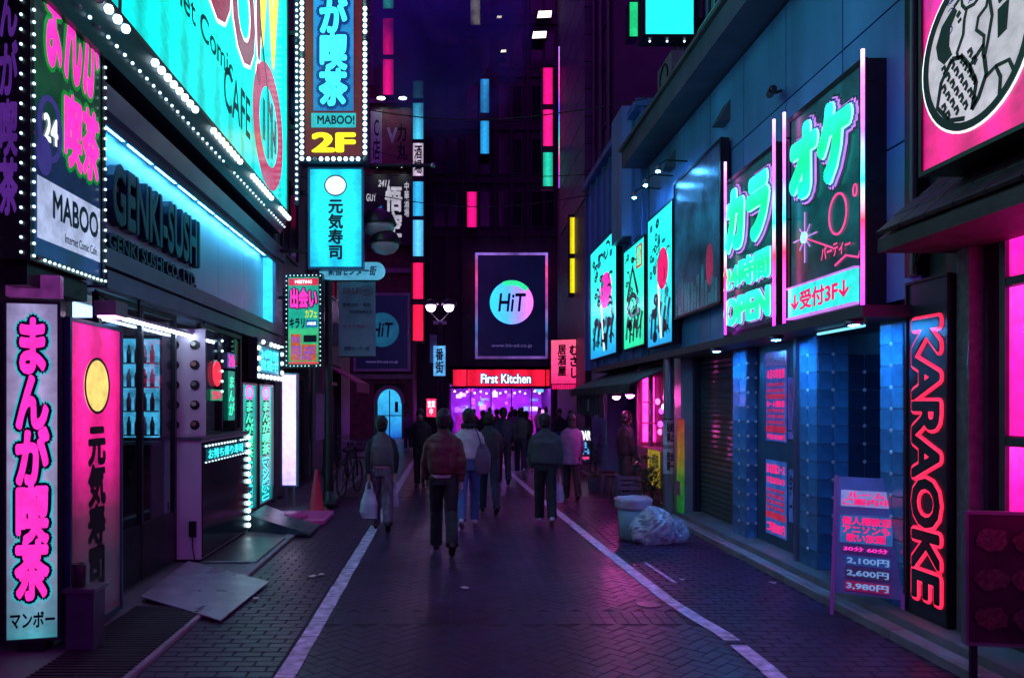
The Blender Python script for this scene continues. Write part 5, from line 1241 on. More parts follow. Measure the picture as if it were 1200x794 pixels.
# framed food menu by the bar
p = Panel((3.36,5.0,.28),(.98,-.17,0),(-.17,-.98,0),.95,.87)
s_ = sign('menu_board', 'framed photo menu of dishes leaning under the magenta window', 'menu board', p, .05, mat('menu_print',(.05,.02,.035),.3,0,.5,4,.02), mat('menu_frame',(.2,.2,.22),.35,.5,.2,4,.03), .02)
rr_ = random.Random(4)
for i in range(4):
    for j in range(3):
        d_ = MB(); a, b = .16+i*.22, .18+j*.25; n = 18
        d_.prism(p,[(a+.10*rr_.uniform(.85,1.1)*math.cos(2*math.pi*k/n), b+.085*rr_.uniform(.7,1.05)*math.sin(2*math.pi*k/n)) for k in range(n)],.002,.012)
        d_.build('dish_photo', mat('dish_%d'%((i+j)%3),[(.10,.045,.04),(.09,.065,.05),(.12,.06,.06)][(i+j)%3],.4,0,.9,38,.1), s_)
for a in (.05,.85): MB().ob(p,a,a+.04,-.278+(.14 if a>.3 else 0),-.002,-.05,-.02).build('leg', M_dark, s_)
# security cameras
for (x,y,z,lab) in ((3.72,6.20,3.32,'dark security camera beside the KARAOKE sign'),(3.80,8.9,5.45,'dark security camera high on the blue panelled wall')):
    c_ = thing('security_camera', lab, 'camera', (x,y,z), 'security cameras on the right facade')
    MB().tube([(x-.1,y-.16,z-.03),(x-.02,y+.12,z+.02)],.045,10).build('body', M_lw if y < 7 else M_dark, c_)
    MB().tube([(x-.03,y+.05,z),(x+.18,y+.1,z+.08)],.018,6).build('bracket', M_dark, c_)
    MB().ell((x-.105,y-.17,z-.032),.034,.02,.034,8,6).build('lens', M_glassd, c_)
# dark upright pilaster and cables between bar and karaoke hall
pi = thing('pilaster', 'dark steel pilaster with conduit between the bar and karaoke signs', 'pilaster', (3.9,6.45,.1))
MB().box(3.84,3.99,6.30,6.46,2.9,8.0).build('post', M_dark, pi); MB().tube([(3.80,6.28,2.9),(3.80,6.28,7.5)],.022,8).build('conduit', M_pipe, pi)
for i in range(3):
    MB().tube([(3.79,5.9+.1*i,3.4),(3.74,6.05+.06*i,3.05-.06*i),(3.78,6.25,2.95)],.008,6).build('cable', M_rub, pi)
cb = thing('cable_bundle', 'slack black cable bundle running along the cornice', 'cables', (3.5,10.5,6.9))
for k in range(4):
    pts_ = [(3.52+.03*k,6.4+i*.62,6.92+.03*k+.05*math.sin(i*1.3+k)+.03*math.sin(i*2.7+2*k)) for i in range(15)]
    MB().tube(pts_, .012+.004*(k%2), 6).build('cable', M_rub, cb)
# ---- food stall
fs = thing('food_stall', 'small food stall with sloping awning and magenta lit serving window', 'food stall', (3.8,16,.135))
M_can = mat('dark_canvas',(.06,.07,.075),.75,0,.3,4,.15)
mb = MB().add([(3.97,12.75,2.58),(3.97,18.9,2.58),(3.02,18.9,2.18),(3.02,12.75,2.18),(3.97,12.75,2.55),(3.97,18.9,2.55),(3.02,18.9,2.15),(3.02,12.75,2.15)],[(0,3,2,1),(4,5,6,7),(0,4,7,3),(1,2,6,5),(3,7,6,2),(0,1,5,4)]); mb.build('awning', M_can, fs)
mb = MB()
for i in range(22):
    y = 12.76+i*.28; mb.add([(3.015,y,2.15),(3.015,y+.27,2.15),(3.015,y+.24,2.02),(3.015,y+.03,2.02),(3.005,y,2.15),(3.005,y+.27,2.15),(3.005,y+.24,2.02),(3.005,y+.03,2.02)],[(0,1,2,3),(7,6,5,4),(3,2,6,7),(0,3,7,4),(1,5,6,2)])
mb.build('valance', M_can, fs)
MB().box(3.7,4.85,12.82,12.88,.14,2.59).build('side_wall', mat('stall_wall',(.25,.1,.2),.5,0,.2,3,.05), fs)
MB().box(3.70,4.1,12.9,14.98,.14,1.02).build('counter', mat('stall_counter',(.12,.09,.1),.5,0,.3,4,.1), fs)
MB().box(4.7,4.85,12.9,19.1,.14,2.59).build('back_wall', mat('stall_wall',(.25,.1,.2),.5,0,.2,3,.05), fs)
E_sp = emis('stall_pink','#ff2aa0',3.6,noise=.3,nscale=5)
MB().box(3.74,4.7,15.0,15.06,.14,2.59).build('partition', mat('stall_wall',(.25,.1,.2),.5,0,.2,3,.05), fs)
for i,(x,z,w_,h_) in enumerate(((3.80,1.1,.22,1.25),(4.06,1.5,.2,.7),(4.3,1.1,.36,1.2),(4.05,1.08,.22,.34))): MB().box(x,x+w_,14.96,14.99,z,z+h_).build('lit_poster', E_sp if i!=1 else emis('stall_pale','#ff9ad0',2,noise=.5,nscale=9), fs)
for z in (1.45,1.85): MB().box(3.78,4.68,14.72,14.95,z,z+.03).build('shelf', mat('pink_post',(.6,.12,.35),.4,0,.1,4,.02), fs)
rr_ = random.Random(11)
for i in range(12):
    y = 13.8+rr_.random()*1.0; z = 1.2+rr_.random()*1.1
    MB().ell((3.85+rr_.random()*.6,y,z),.05,.05,.06,8,6).build('lantern', emis('lantern_%d'%(i%3),['#ff60c0','#ffd0f0','#c040ff'][i%3],2.5,noise=0), fs)
for y in (12.9,14.93): MB().box(3.68,3.72,y,y+.045,1.02,2.5).build('post', mat('pink_post',(.6,.12,.35),.4,0,.1,4,.02), fs)
for y,z in ((13.5,2.02),(14.6,2.0)):
    q = Vector((3.2,y,z)); l_ = MB().lathe(q,[(.03,.1),(.10,.0),(.11,-.03),(.02,-.02)],12).build('clip_lamp', M_lw, fs)
    MB().ell(q+Vector((0,0,-.035)),.07,.07,.05,10,6).build('lens', emis('stall_lamp','#ff50d0',180,noise=0), l_)
    MB().tube([q+Vector((0,0,.1)),q+Vector((.02,0,.2))],.012,6).build('stem', M_dark, l_)
p = rightp(3.69,13.2,14.2,.35,1.02)
poster(fs, p,.05,.85,.02,.66,'#b8a820','大特価\nセール',mat('green_print',(.03,.25,.1),.5,0,.2,4,0),.008,'banner_print',.35)
p = Panel((3.05,16.9,1.66),(1,0,0),(0,-1,0),.42,.28)
s_ = sign('hanging_sign', 'small pale hanging board with green lettering under the awning', 'sign', p, .03, mat('pale_board',(.4,.5,.45),.5,0,.2,4,.02), M_dark, .01)
letters(s_,'やきとり',p,.05,.37,.07,.22,emis('green_brush','#18a070',.6),.04,lift=.004); mb = MB()
for a in (.05,.36): mb.ob(p,a,a+.015,.281,.56,-.02,-.008)
mb.build('hanger', M_dark, s_)
Yb = 19.6; p = front(679,694,500,542,Yb)
s_ = sign('standing_light_sign', 'small standing light box with white BAR lettering past the stall', 'sign', p, .1, emis('navy_box','#182040',.3,noise=.3), M_black, .02)
letters(s_,'BAR',p,.04,p.w-.04,.58,.82,emis('white_letters','#e8ecff',1.5),.05,lift=.006); letters(s_,'生\nビール',p,.07,p.w-.07,.22,.54,emis('pale_bluel','#58a8f0',1.2),.04,lift=.006); letters(s_,'open',p,.08,p.w-.08,.06,.16,E_pnk,.03,lift=.006)
for a in (.03,p.w-.06): MB().ob(p,a,a+.03,-p.o.z+.002,-.002,-.07,-.04).build('leg', M_dark, s_)
# striped round post wrapped in posters, painted board next to it
po = thing('street_post', 'round grey post wrapped in white posters beside the shutter', 'post', (3.55,12.35,.0))
MB().tube([(3.55,12.35,0),(3.55,12.35,2.58)],.085,16).build('pipe', mat('galvanised',(.3,.31,.33),.35,.7,.2,5,.06,stretch=(1,1,.15)), po)
for z,c1,t_ in ((1.5,'#20201f',None),(1.18,'#d8d0d8','貼紙\n禁止'),(.72,'#c8c4cc','安全\n第一')):
    mb = MB(); n = 14; P = []
    for i in range(n+1):
        th = math.pi*(.75+.95*i/n); P += [(3.55+.088*math.cos(th),12.35+.088*math.sin(th),z),(3.55+.088*math.cos(th),12.35+.088*math.sin(th),z+(.4 if t_ else .1))]
    mb.add(P,[(2*i,2*i+2,2*i+3,2*i+1) for i in range(n)],True); f = mb.build('poster', mat('wrap_'+c1.strip('#'),c1,.6,0,.3,9,.05), po)
    if t_: letters(f,t_,Panel((3.49,12.25,z),(.97,-.24,0),(-.24,-.97,0),.12,.4),.0,.11,.05,.36,M_ink,.04,lift=.0)
bd = thing('painted_board', 'narrow yellow and green board standing beside the wrapped post', 'board', (3.66,12.2,.135))
MB().box(3.64,3.70,12.02,12.22,.136,1.6).build('board', emis('yg_board','#88a020',.22,noise=.4,nscale=5,ramp=[(0,'#10903a'),(.35,'#58b030'),(.6,'#d0a020'),(1,'#e04050')]), bd)
MB().box(3.635,3.639,12.04,12.20,.4,.62).build('print', M_pkb, bd)
M_crate = mat('crate_plastic',(.10,.14,.22),.5,0,.2,5,.05)
def crate(x, y, z, ang, label):
    root = thing('crate', label, 'crate', (x,y,z), 'crates stacked by the food stall')
    c, s = math.cos(R(ang)), math.sin(R(ang)); p = Panel((x,y,z),(c,s,0),(0,0,1),1,1,v=(-s,c,0))
    MB().ob(p,-.2,.2,-.15,.15,0,.02).build('floor', M_crate, root)
    for a0,a1,b0,b1 in ((-.2,.2,-.15,-.13),(-.2,.2,.13,.15),(-.2,-.18,-.129,.129),(.18,.2,-.129,.129)):
        for k in range(3): MB().ob(p,a0,a1,b0,b1,.022+k*.085,.022+k*.085+.06).build('slat', M_crate, root)
    for a in (-.195,.195):
        for b in (-.145,.145): MB().ob(p,a-.012,a+.012,b-.012,b+.012,.021,.27).build('corner_post', M_crate, root)
crate(3.28,14.0,.0,8,'blue slatted crate at the bottom of the stall stack'); crate(3.29,14.02,.275,-5,'blue slatted crate on top of another by the stall'); crate(3.25,16.4,.0,20,'blue slatted crate standing alone near the hanging board')
for i,(x,y) in enumerate(((3.2,14.9),(3.22,15.6))):
    g_ = thing('stool', ['round stool beside the serving window','round stool beyond the serving window'][i], 'stool', (x,y,0), 'stools at the stall')
    MB().lathe((x,y,.42),[(.15,0),(.16,.02),(.15,.05),(.02,.055)],16).build('seat', M_rub, g_)
    for k in range(4):
        th = R(45+90*k); MB().tube([(x+.10*math.cos(th),y+.10*math.sin(th),.42),(x+.16*math.cos(th),y+.16*math.sin(th),0)],.011,6).build('leg', M_steel, g_)
# condensers and vents on the set-back roof edge
for i,y in enumerate((8.0,9.6,12.6)):
    g_ = thing('condenser_unit', 'grey condenser unit on the cornice %s' % ['above the reception sign','above the OPEN sign','near the ribbed blue building'][i], 'air conditioner', (3.75,y,6.84), 'condensers on the cornice')
    MB().box(3.55,3.9,y-.4,y+.4,6.86,7.45).build('case', M_lw, g_); MB().ring(rightp(3.549,y-.4,y+.4,6.86,7.45),.4,.3,.24,.24,.03,.001,.02,20).build('fan_guard', M_dark, g_)
    for a in (-.35,.3): MB().box(3.58,3.88,y+a,y+a+.05,6.84,6.858).build('foot', M_dark, g_)
for i,(y,z) in enumerate(((10.75,5.75),(13.3,5.9))):
    g_ = thing('wall_vent', ['hooded vent on the wall above the OPEN sign','hooded vent on the wall above the skyline picture'][i], 'vent', (3.88,y,z), 'vents on the blue wall')
    MB().add([(3.9,y-.15,z),(3.9,y+.15,z),(3.9,y+.15,z+.3),(3.9,y-.15,z+.3),(3.74,y-.15,z),(3.74,y+.15,z)],[(0,1,5,4),(4,5,2,3),(0,4,3),(1,2,5),(0,3,2,1)]).build('hood', M_clad2, g_)
for i,(a,b) in enumerate((((-3.4,15.5,8.2),(3.5,13.5,7.2)),((-3.4,22,9.5),(4.6,24,9.0)),((-3.4,17,6.9),(3.8,20.5,7.4)))):
    a, b = Vector(a), Vector(b); q = [a.lerp(b,k/12)-Vector((0,0,.5*math.sin(math.pi*k/12))) for k in range(13)]
    tag(MB().tube(q,.012,5).build('overhead_cable', M_rub), ['slack black cable crossing the street above the lamp pole','slack black cable crossing high before the dark block','slack black cable running to the blue ribbed building'][i], 'cable', 'cables over the street')
# ---- rubbish
M_bag = mat('clear_bag',(.42,.50,.52),.2,0,.55,7,.3,.8)
def blob(c, rx, ry, rz, seed, amp=.2, n=40, m=26, fl=.0):
    mb = MB().ell((0,0,0),rx,ry,rz,n,m); off = Vector((seed*3.1,seed*1.7,seed))
    for v in mb.v:
        d = mnoise.noise(v*4+off)*amp + (.4-abs(mnoise.noise(v*10+off)))*amp*.9 + (.4-abs(mnoise.noise(v*23+off)))*amp*.55
        v *= (1+d)
        if v.z < -rz*.72: v.z = -rz*.72
    mb.sm = [False]*len(mb.sm)
    zmin = min(v.z for v in mb.v)
    for v in mb.v: v += Vector((c[0],c[1],c[2]-zmin))
    return mb
bn_ = thing('rubbish_bin', 'round pale bin lined with a bag beside the right edge line', 'bin', (2.52,10.45,0))
MB().lathe((2.52,10.45,.002),[(.16,0),(.18,.02),(.215,.5),(.20,.5),(.17,.05)],22).build('bin', mat('bin_plastic',(.25,.42,.45),.4,0,.15,4,.05), bn_)
mb = MB().lathe((2.52,10.45,.42),[(.222,0),(.25,.03),(.245,.10),(.262,.13),(.19,.16),(.18,.12)],30)
for v in mb.v: v += Vector((mnoise.noise(v*11),mnoise.noise(v*11+Vector((5,0,0))),mnoise.noise(v*9+Vector((0,7,0)))*.7))*.03
mb.build('liner', mat('liner_plastic',(.5,.42,.5),.35,0,.2,8,.2), bn_)
for i,(c,r,lab) in enumerate((((2.72,10.18,.0),(.26,.24,.27),'large crumpled clear rubbish bag leaning on the bin'),((3.02,10.28,.0),(.17,.16,.19),'small clear rubbish bag next to the large one'))):
    tag(blob(c,*r,i+1,.28).build('rubbish_bag', M_bag), lab, 'rubbish bag', 'rubbish bags by the bin')
# manhole lid and litter
mh = thing('drain_lid', 'small round metal drain lid set in the road', 'drain lid', (gx(760,7.05),7.05,0))
pm_ = Panel((gx(760,7.05),7.05,.003),(1,0,0),(0,0,1),1,1,v=(0,1,0))
MB().disc(pm_,0,0,.09,.09,-.01,.004,24).build('lid', mat('lid_pink',(.3,.12,.18),.4,.4,.3,12,.2), mh); MB().ring(pm_,0,0,.105,.105,.012,-.008,.006,28).build('rim', M_steel, mh)
rr_ = random.Random(21)
for i,(px,py) in enumerate(((377,674),(366,676),(905,684),(800,680),(300,702),(545,690),(752,622),(990,705))):
    Y = yg(py); x = gx(px,Y); z = .012 if -2.1 < x < 3.4 else .03
    mb = MB(); a = rr_.random()*6; P = [(x+.05*rr_.uniform(.5,1)*math.cos(a+k*1.26), Y+.05*rr_.uniform(.5,1)*math.sin(a+k*1.26), z+rr_.uniform(0,.012)) for k in range(5)]
    mb.add(P+[(q[0],q[1],q[2]-.003) for q in P],[(0,1,2,3,4),(9,8,7,6,5)]+[(k,k+5,(k+1)%5+5,(k+1)%5) for k in range(5)])
    tag(mb.build('paper_scrap', M_white), 'crumpled scrap of white paper lying on the paving', 'litter', 'paper scraps on the paving')
# ---- bicycle by the left shops
def bicycle(x, y, ang, label):
    root = thing('bicycle', label, 'bicycle', (x,y,.02))
    c, s = math.cos(R(ang)), math.sin(R(ang))
    def W(a, z, d=0): return Vector((x+c*a-s*d, y+s*a+c*d, .02+z))
    for a in (-.52,.52):
        n = 28; t_ = MB().tube([W(a+.32*math.cos(2*math.pi*i/n), .34+.32*math.sin(2*math.pi*i/n)) for i in range(n+1)], .018, 8, False)
        w1 = t_.build('wheel', M_rub, root)
        mb = MB()
        for i in range(10): mb.tube([W(a,.34), W(a+.30*math.cos(2*math.pi*i/10), .34+.30*math.sin(2*math.pi*i/10))], .003, 4)
        mb.build('spokes', M_steel, w1)
    mb = MB()
    for u, v in (((-.52,.34),(-.12,.34)),((-.12,.34),(-.22,.86)),((-.52,.34),(-.2,.74)),((-.12,.34),(.36,.66)),((-.2,.70),(.34,.82)),((.34,.95),(.52,.34))): mb.tube([W(*u),W(*v)],.016,8)
    mb.build('frame', M_dark, root)
    MB().tube([W(.34,.95),W(.32,1.05),W(.30,1.06,.26)],.012,6).build('handlebar', M_steel, root)
    MB().tube([W(.32,1.05),W(.30,1.06,-.26)],.012,6).build('handlebar', M_steel, root)
    MB().ell(W(-.24,.90),.13,.07,.04,12,6,Matrix.Rotation(R(ang),3,'Z')).build('saddle', M_rub, root)
    mb = MB()
    for z in (.70,.86): mb.tube([W(.48,z,-.15),W(.75,z,-.15),W(.75,z,.15),W(.48,z,.15),W(.48,z,-.15)],.008,5,False)
    mb.build('basket', M_dark, root)
    MB().tube([W(-.15,.3,.02),W(-.25,.02,.16)],.01,6).build('kickstand', M_dark, root)
bicycle(-1.95, 15.3, 80, 'dark bicycle with front basket parked by the left shops')
bicycle(-2.45, 17.6, 70, 'second bicycle parked near the magenta awning')

# small spot lamps over the skyline picture
for i, y in enumerate((12.5,13.3,14.1)):
    g_ = thing('spot_lamp', ['blue spot lamp over the skyline picture, nearest the OPEN sign','blue spot lamp over the middle of the skyline picture','blue spot lamp between the skyline picture and the crimson oval poster'][i], 'lamp', (3.5,y,5.7), 'spot lamps over the skyline picture')
    MB().tube([(3.9,y,5.78),(3.55,y,5.8),(3.42,y,5.72)],.012,6).build('arm', M_dark, g_)
    MB().lathe((3.42,y,5.62),[(.05,0),(.06,.01),(.045,.09),(.015,.1)],12).build('shade', M_lw, g_)
    MB().ell((3.42,y,5.615),.036,.036,.02,10,6).build('lens', emis('spot_blue','#4aa8ff',260,noise=0), g_)

# potted plants and cloth strips crowding the stall
M_leaf = mat('leaf',(.05,.10,.035),.45,0,.4,9,.05); M_pot = mat('pot_clay',(.22,.10,.07),.7,0,.3,6,.1)
lf = MB().add([(0,0,0),(.03,.06,.012),(0,.15,.0),(-.03,.06,.012)],[(0,1,2),(0,2,3)]).mesh('leaf'); lf.materials.append(M_leaf)
rr_ = random.Random(8)
for i,(x,y,h_) in enumerate(((3.38,13.25,.75),(3.42,12.85,.5),(3.30,17.2,.9))):
    g_ = thing('potted_plant', ['leafy potted plant below the yellow stall poster','low potted plant beside the wrapped post','tall potted plant near the hanging board'][i], 'plant', (x,y,0), 'potted plants at the stall')
    MB().lathe((x,y,.0),[(.09,0),(.13,.22),(.14,.24),(.12,.24),(.11,.2)],14).build('pot', M_pot, g_)
    st_ = MB()
    for k in range(6):
        a = k*1.05; st_.tube([(x,y,.2),(x+.05*math.cos(a),y+.05*math.sin(a),.2+h_*.5),(x+.16*math.cos(a),y+.16*math.sin(a),.2+h_*rr_.uniform(.7,1))],.006,5)
    st_.build('stem', M_leaf, g_)
    for k in range(70):
        a = rr_.uniform(0,6.28); t = rr_.uniform(.25,1); q = (x+.16*t*math.cos(a)*rr_.uniform(.4,1.1),y+.16*t*math.sin(a)*rr_.uniform(.4,1.1),.2+h_*t)
        inst('leaf', lf, g_, q, Matrix.Rotation(a-1.57,3,'Z') @ Matrix.Rotation(rr_.uniform(-.6,.9),3,'X'))
for i in range(6):
    y = 15.3+i*.55
    tag(MB().box(3.10,3.12,y,y+.48,1.55+.05*(i%2),2.10).build('cloth_strip', mat('noren_%d'%(i%2),[(.10,.05,.10),(.05,.07,.10)][i%2],.8,0,.25,6,.1)), 'dark shop curtain strip hanging under the stall awning', 'curtain', 'curtain strips of the stall')
# ================================================================== PEOPLE
def solid(mb, voxel, name, smooth=4, wr=0, wf=7, seed=0, dec=None):
    me = mb.mesh('tmp'); o = bpy.data.objects.new('tmp', me); COL.objects.link(o)
    m = o.modifiers.new('r','REMESH'); m.mode = 'VOXEL'; m.voxel_size = voxel
    s = o.modifiers.new('s','SMOOTH'); s.iterations = smooth; s.factor = .5
    if dec: d = o.modifiers.new('d','DECIMATE'); d.ratio = dec
    bpy.context.view_layer.update()
    r = bpy.data.meshes.new_from_object(o.evaluated_get(bpy.context.evaluated_depsgraph_get()))
    bpy.data.objects.remove(o); bpy.data.meshes.remove(me); r.name = name
    if wr:
        off = Vector((seed*7.3,seed*2.1,0)); N = [v.normal.copy() for v in r.vertices]
        for v, n in zip(r.vertices, N):
            q = v.co; a = mnoise.noise(Vector((q.x*wf,q.y*wf,q.z*wf*1.6))+off)
            b = 1-abs(mnoise.noise(Vector((q.x*wf*.8+q.z*3,q.y*wf*.8,q.z*wf*2.2))+off))*2
            v.co += n*(a*.6+b*.4)*wr
    r.polygons.foreach_set('use_smooth',[True]*len(r.polygons)); r.update()
    return r
def seg(a, ang, L_, side=0):  # step along a limb in the sagittal plane: ang from straight down, forward positive
    return a + Vector((side, math.sin(R(ang))*L_, -math.cos(R(ang))*L_))
def figure(legL=(18,6), legR=(-16,-34), armL=(-14,0), armR=(12,24), lean=3, head=0, wide=1.0, jl=.92, hem=1.0, voxel=.011, seed=0, hairlen=0, puff=1.0, skirt=False):
    """walking figure facing +Y, 1.72 m, base at z=0; angles are thigh/shin and upper arm/forearm"""
    hipz = 0.0; hip = Vector((0,0,0))
    J = {}
    for s, (t, k), nm in ((-1,legL,'L'),(1,legR,'R')):
        h = Vector((s*.088,0,-.02)); kn = seg(h,t,.43); an = seg(kn,k,.41,s*.0)
        J['h'+nm],J['k'+nm],J['a'+nm] = h,kn,an
        fa = max(min(k*.9,10),-55); J['f'+nm] = fa
    def foot(an, fa):
        d = Vector((0,math.cos(R(-fa)),math.sin(R(fa)*1.0))); dn = Vector((0,math.sin(R(fa)),-math.cos(R(fa))))
        return an+dn*.075-d*.06, an+dn*.075+d*.19, d, dn
    low = min(min(p_.z for p_ in foot(J['a'+n],J['f'+n])[:2]) for n in 'LR')
    lift = Vector((0,0,-low))
    for k in list(J):
        if k[0] != 'f': J[k] = J[k]+lift
    hz = J['hL'].z+.02
    ly = math.tan(R(lean))
    def sp(z): return Vector((0,(z-hz)*ly,z))
    top = hz+.53                                          # shoulder height
    for s,(t,k),nm in ((-1,armL,'L'),(1,armR,'R')):
        sh = sp(top-.085)+Vector((s*.15*wide,0,0)); el = seg(sh,t,.27,s*.06); wr = seg(el,k,.245,-s*.01)
        J['s'+nm],J['e'+nm],J['w'+nm] = sh,el,wr
    nk = sp(top+.02); hd = sp(top+.165)+Vector((0,.025,0))
    rz = Matrix.Rotation(R(head),3,'Z')
    # body: head, neck, trunk, limbs, hands grown into one surface
    b = MB()
    b.ell(hd,.076,.092,.112,16,12); b.ell(hd+rz@Vector((0,.035,-.055)),.055,.06,.06,12,8)
    b.ell(hd+rz@Vector((0,.10,-.015)),.013,.022,.022,8,6)                              # nose
    for s in (-1,1): b.ell(hd+rz@Vector((s*.079,.0,-.012)),.012,.022,.032,8,6)          # ears
    b.tube([nk-Vector((0,0,.06)),nk+Vector((0,.01,.06)),hd+Vector((0,-.01,-.06))],[.062,.052,.055],12)
    b.loft([(sp(hz-.1),.13*wide,.085),(sp(hz+.1),.125*wide,.085),(sp(hz+.3),.14*wide,.09),(sp(top-.08),.15*wide,.085),(sp(top),.09,.06)])
    for n in 'LR':
        b.tube([J['h'+n]+Vector((0,0,.05)),J['k'+n],J['a'+n]],[.078,.052,.036],10); 
        f0,f1,d,dn = foot(J['a'+n],J['f'+n]); b.tube([J['a'+n],f0+d*.06-dn*.045,f0+d*.11-dn*.04],[.034,.028,.022],8)
        b.tube([J['s'+n],J['e'+n],J['w'+n]],[.045,.036,.026],10)
        w_, e_ = J['w'+n], J['e'+n]; D = (w_-e_).normalized(); s = -1 if n == 'L' else 1
        fw = Vector((0,1,0)); fw = (fw-D*fw.dot(D)).normalized(); sd = D.cross(fw)
        b.tube([w_,w_+D*.05,w_+D*.085],[.022,.030,.027],8)                             # palm
        for q in range(4):
            r0 = w_+D*.075+fw*(.024-.016*q); L_ = (.062,.07,.066,.052)[q]; cu = sd*(-s)*.0
            b.tube([r0, r0+D*L_*.5+fw*.002, r0+D*L_*.85+sd*s*-.012, r0+D*L_*.95+sd*s*-.026],[.0095,.009,.0085,.007],6)
        b.tube([w_+D*.02+fw*.02,w_+D*.05+fw*.042,w_+D*.085+fw*.048],[.012,.0105,.008],6)  # thumb
    body = solid(b, min(voxel,.0085) if voxel < .014 else voxel, 'person', 2)
    # jacket
    j = MB(); P_ = puff
    z0 = hz+ (jl-.92)*1.0 + .0
    j.loft([(sp(z0),.165*wide*hem,.118*hem),(sp(z0+.03),.178*wide*P_*hem,.130*P_*hem),(sp(z0+.12),.183*wide*P_,.134*P_),(sp(hz+.24),.182*wide*P_,.132*P_),(sp(hz+.36),.188*wide*P_,.126*P_),(sp(top-.13),.186*wide,.114),(sp(top-.065),.174*wide,.10),(sp(top-.03),.145*wide,.085),(sp(top+.0),.09,.07),(sp(top+.02),.068,.066),(sp(top+.05),.066,.066)],20)
    for n in 'LR':
        s,e,w_ = J['s'+n],J['e'+n],J['w'+n]
        j.tube([s+(s-e)*.02+Vector((0,0,.005)),s+(e-s)*.25,e,e+(w_-e)*.6,w_-(w_-e)*.04],[.05,.068*P_,.061*P_,.055*P_,.045],12)
    jacket = solid(j, voxel, 'jacket', 5, .011, 7, seed)
    # trousers
    t = MB()
    t.loft([(sp(hz-.10),.152*wide,.108),(sp(hz),.150*wide,.105),(sp(hz+.10),.142*wide,.1)],18)
    for n in 'LR':
        h,k,a = J['h'+n],J['k'+n],J['a'+n]
        t.tube([h+Vector((0,0,.03)),h+(k-h)*.35,k,k+(a-k)*.5,a+(a-k)*.06],[.094,.092,.076*P_,.070*P_,.068*P_],14)
    trousers = solid(t, voxel, 'trousers', 4, .009, 8, seed+2)
    shoes = []
    for n in 'LR':
        f0,f1,d,dn = foot(J['a'+n],J['f'+n]); q = MB()
        q.tube([f0-d*.01-dn*.035,f0+d*.06-dn*.042,f0+d*.15-dn*.034,f1-d*.03-dn*.026,f1+d*.015-dn*.024],[.036,.046,.046,.04,.022],12)
        for v in q.v:
            over = (v-f0).dot(dn)
            if over > 0: v -= dn*over
        q.tube([J['a'+n],f0+d*.05-dn*.05],[.05,.045],10)
        shoes.append(solid(q, .011, 'shoe', 3))
    h = MB(); h.ell(hd+Vector((0,-.016,.026)),.094,.106,.112,18,12); h.ell(hd+Vector((0,-.048,-.03)),.086,.066,.095,14,10); h.ell(hd+Vector((0,-.03,-.0)),.094,.074,.09,14,10); h.ell(hd+Vector((0,-.045,-.075)),.07,.05,.06,12,8)
    if hairlen: h.loft([(hd+Vector((0,-.05,.02)),.085,.06),(hd+Vector((0,-.06,-.10)),.088,.055),(hd+Vector((0,-.07,-.10-hairlen)),.075,.04)],14)
    cut = hd+rz@Vector((0,.09,-.02))
    hair = solid(h, .010, 'hair', 2, .012, 26, seed+5)
    hm = MB(); zh = z0-.035
    hm.loft([(sp(zh),.158*wide*hem,.114*hem),(sp(zh+.06),.160*wide*hem,.116*hem)],20)
    shirt = hm.mesh('shirt_hem')
    return dict(body=body,jacket=jacket,trousers=trousers,shoes=shoes,hair=hair,shirt=shirt,J=J,top=top)
M_skin = mat('skin',(.42,.25,.19),.5,0,.1,9,.04)
M_hair = mat('black_hair',(.012,.010,.011),.38,0,.3,40,.3,stretch=(1,1,.2))
def cloth(name, col, rough=.75, sh=.0): return mat('cloth_'+name, col, rough, 0, .22, 9, .25)
def person(F, x, y, ang, sc, label, jk, tr, sho, shirt=None, group=None, hairm=None, name='person'):
    o = bpy.data.objects.new(name, F['body']); COL.objects.link(o)
    if not F['body'].materials: F['body'].materials.append(M_skin)
    o.location = (x,y,.001); o.rotation_euler = (0,0,R(ang)); o.scale = (sc,)*3
    tag(o, label, 'person', group)
    def part(nm, me, m):
        c = bpy.data.objects.new(nm, me); COL.objects.link(c); c.parent = o
        if not me.materials: me.materials.append(m)
        c.material_slots[0].link = 'OBJECT'; c.material_slots[0].material = m; return c
    part('jacket',F['jacket'],jk); part('trousers',F['trousers'],tr); part('hair',F['hair'],hairm or M_hair)
    for s in F['shoes']: part('shoe', s, sho)
    if shirt: part('shirt_hem',F['shirt'],shirt)
    return o
C_mar = cloth('maroon_leather',(.10,.022,.03),.42); C_blk = cloth('black',(.012,.012,.018)); C_nvy = cloth('navy',(.02,.025,.06)); C_jean = cloth('jeans',(.07,.12,.30))
C_wht = cloth('white',(.62,.58,.60)); C_olive = cloth('olive_grey',(.10,.10,.095),.45); C_grey = cloth('grey_green',(.065,.07,.07)); C_pur = cloth('violet_coat',(.20,.12,.26)); C_char = cloth('charcoal',(.04,.04,.05))
C_pat = mat('cloth_patterned',(.13,.09,.13),.7,0,.9,22,.2,stretch=(1,1,.3)); C_pinks = cloth('pale_pink',(.62,.42,.48)); S_wht = cloth('white_shoe',(.6,.6,.62),.5); S_blk = cloth('black_shoe',(.02,.02,.02),.4)
F1 = figure((20,4),(-14,-40),(12,22),(-14,0),3,0,1.04,.95,.96,.010,1,puff=1.05)
F2 = figure((-14,-32),(18,6),(-6,6),(8,20),3,-8,.96,.99,1.0,.011,2)
F3_ = figure((16,2),(-16,-38),(-10,-4),(-14,-6),4,0,.96,.98,.94,.010,3,puff=1.1)
F4 = figure((10,2),(-10,-26),(4,14),(-6,4),3,0,1.10,.92,1.0,.011,4,puff=1.12)
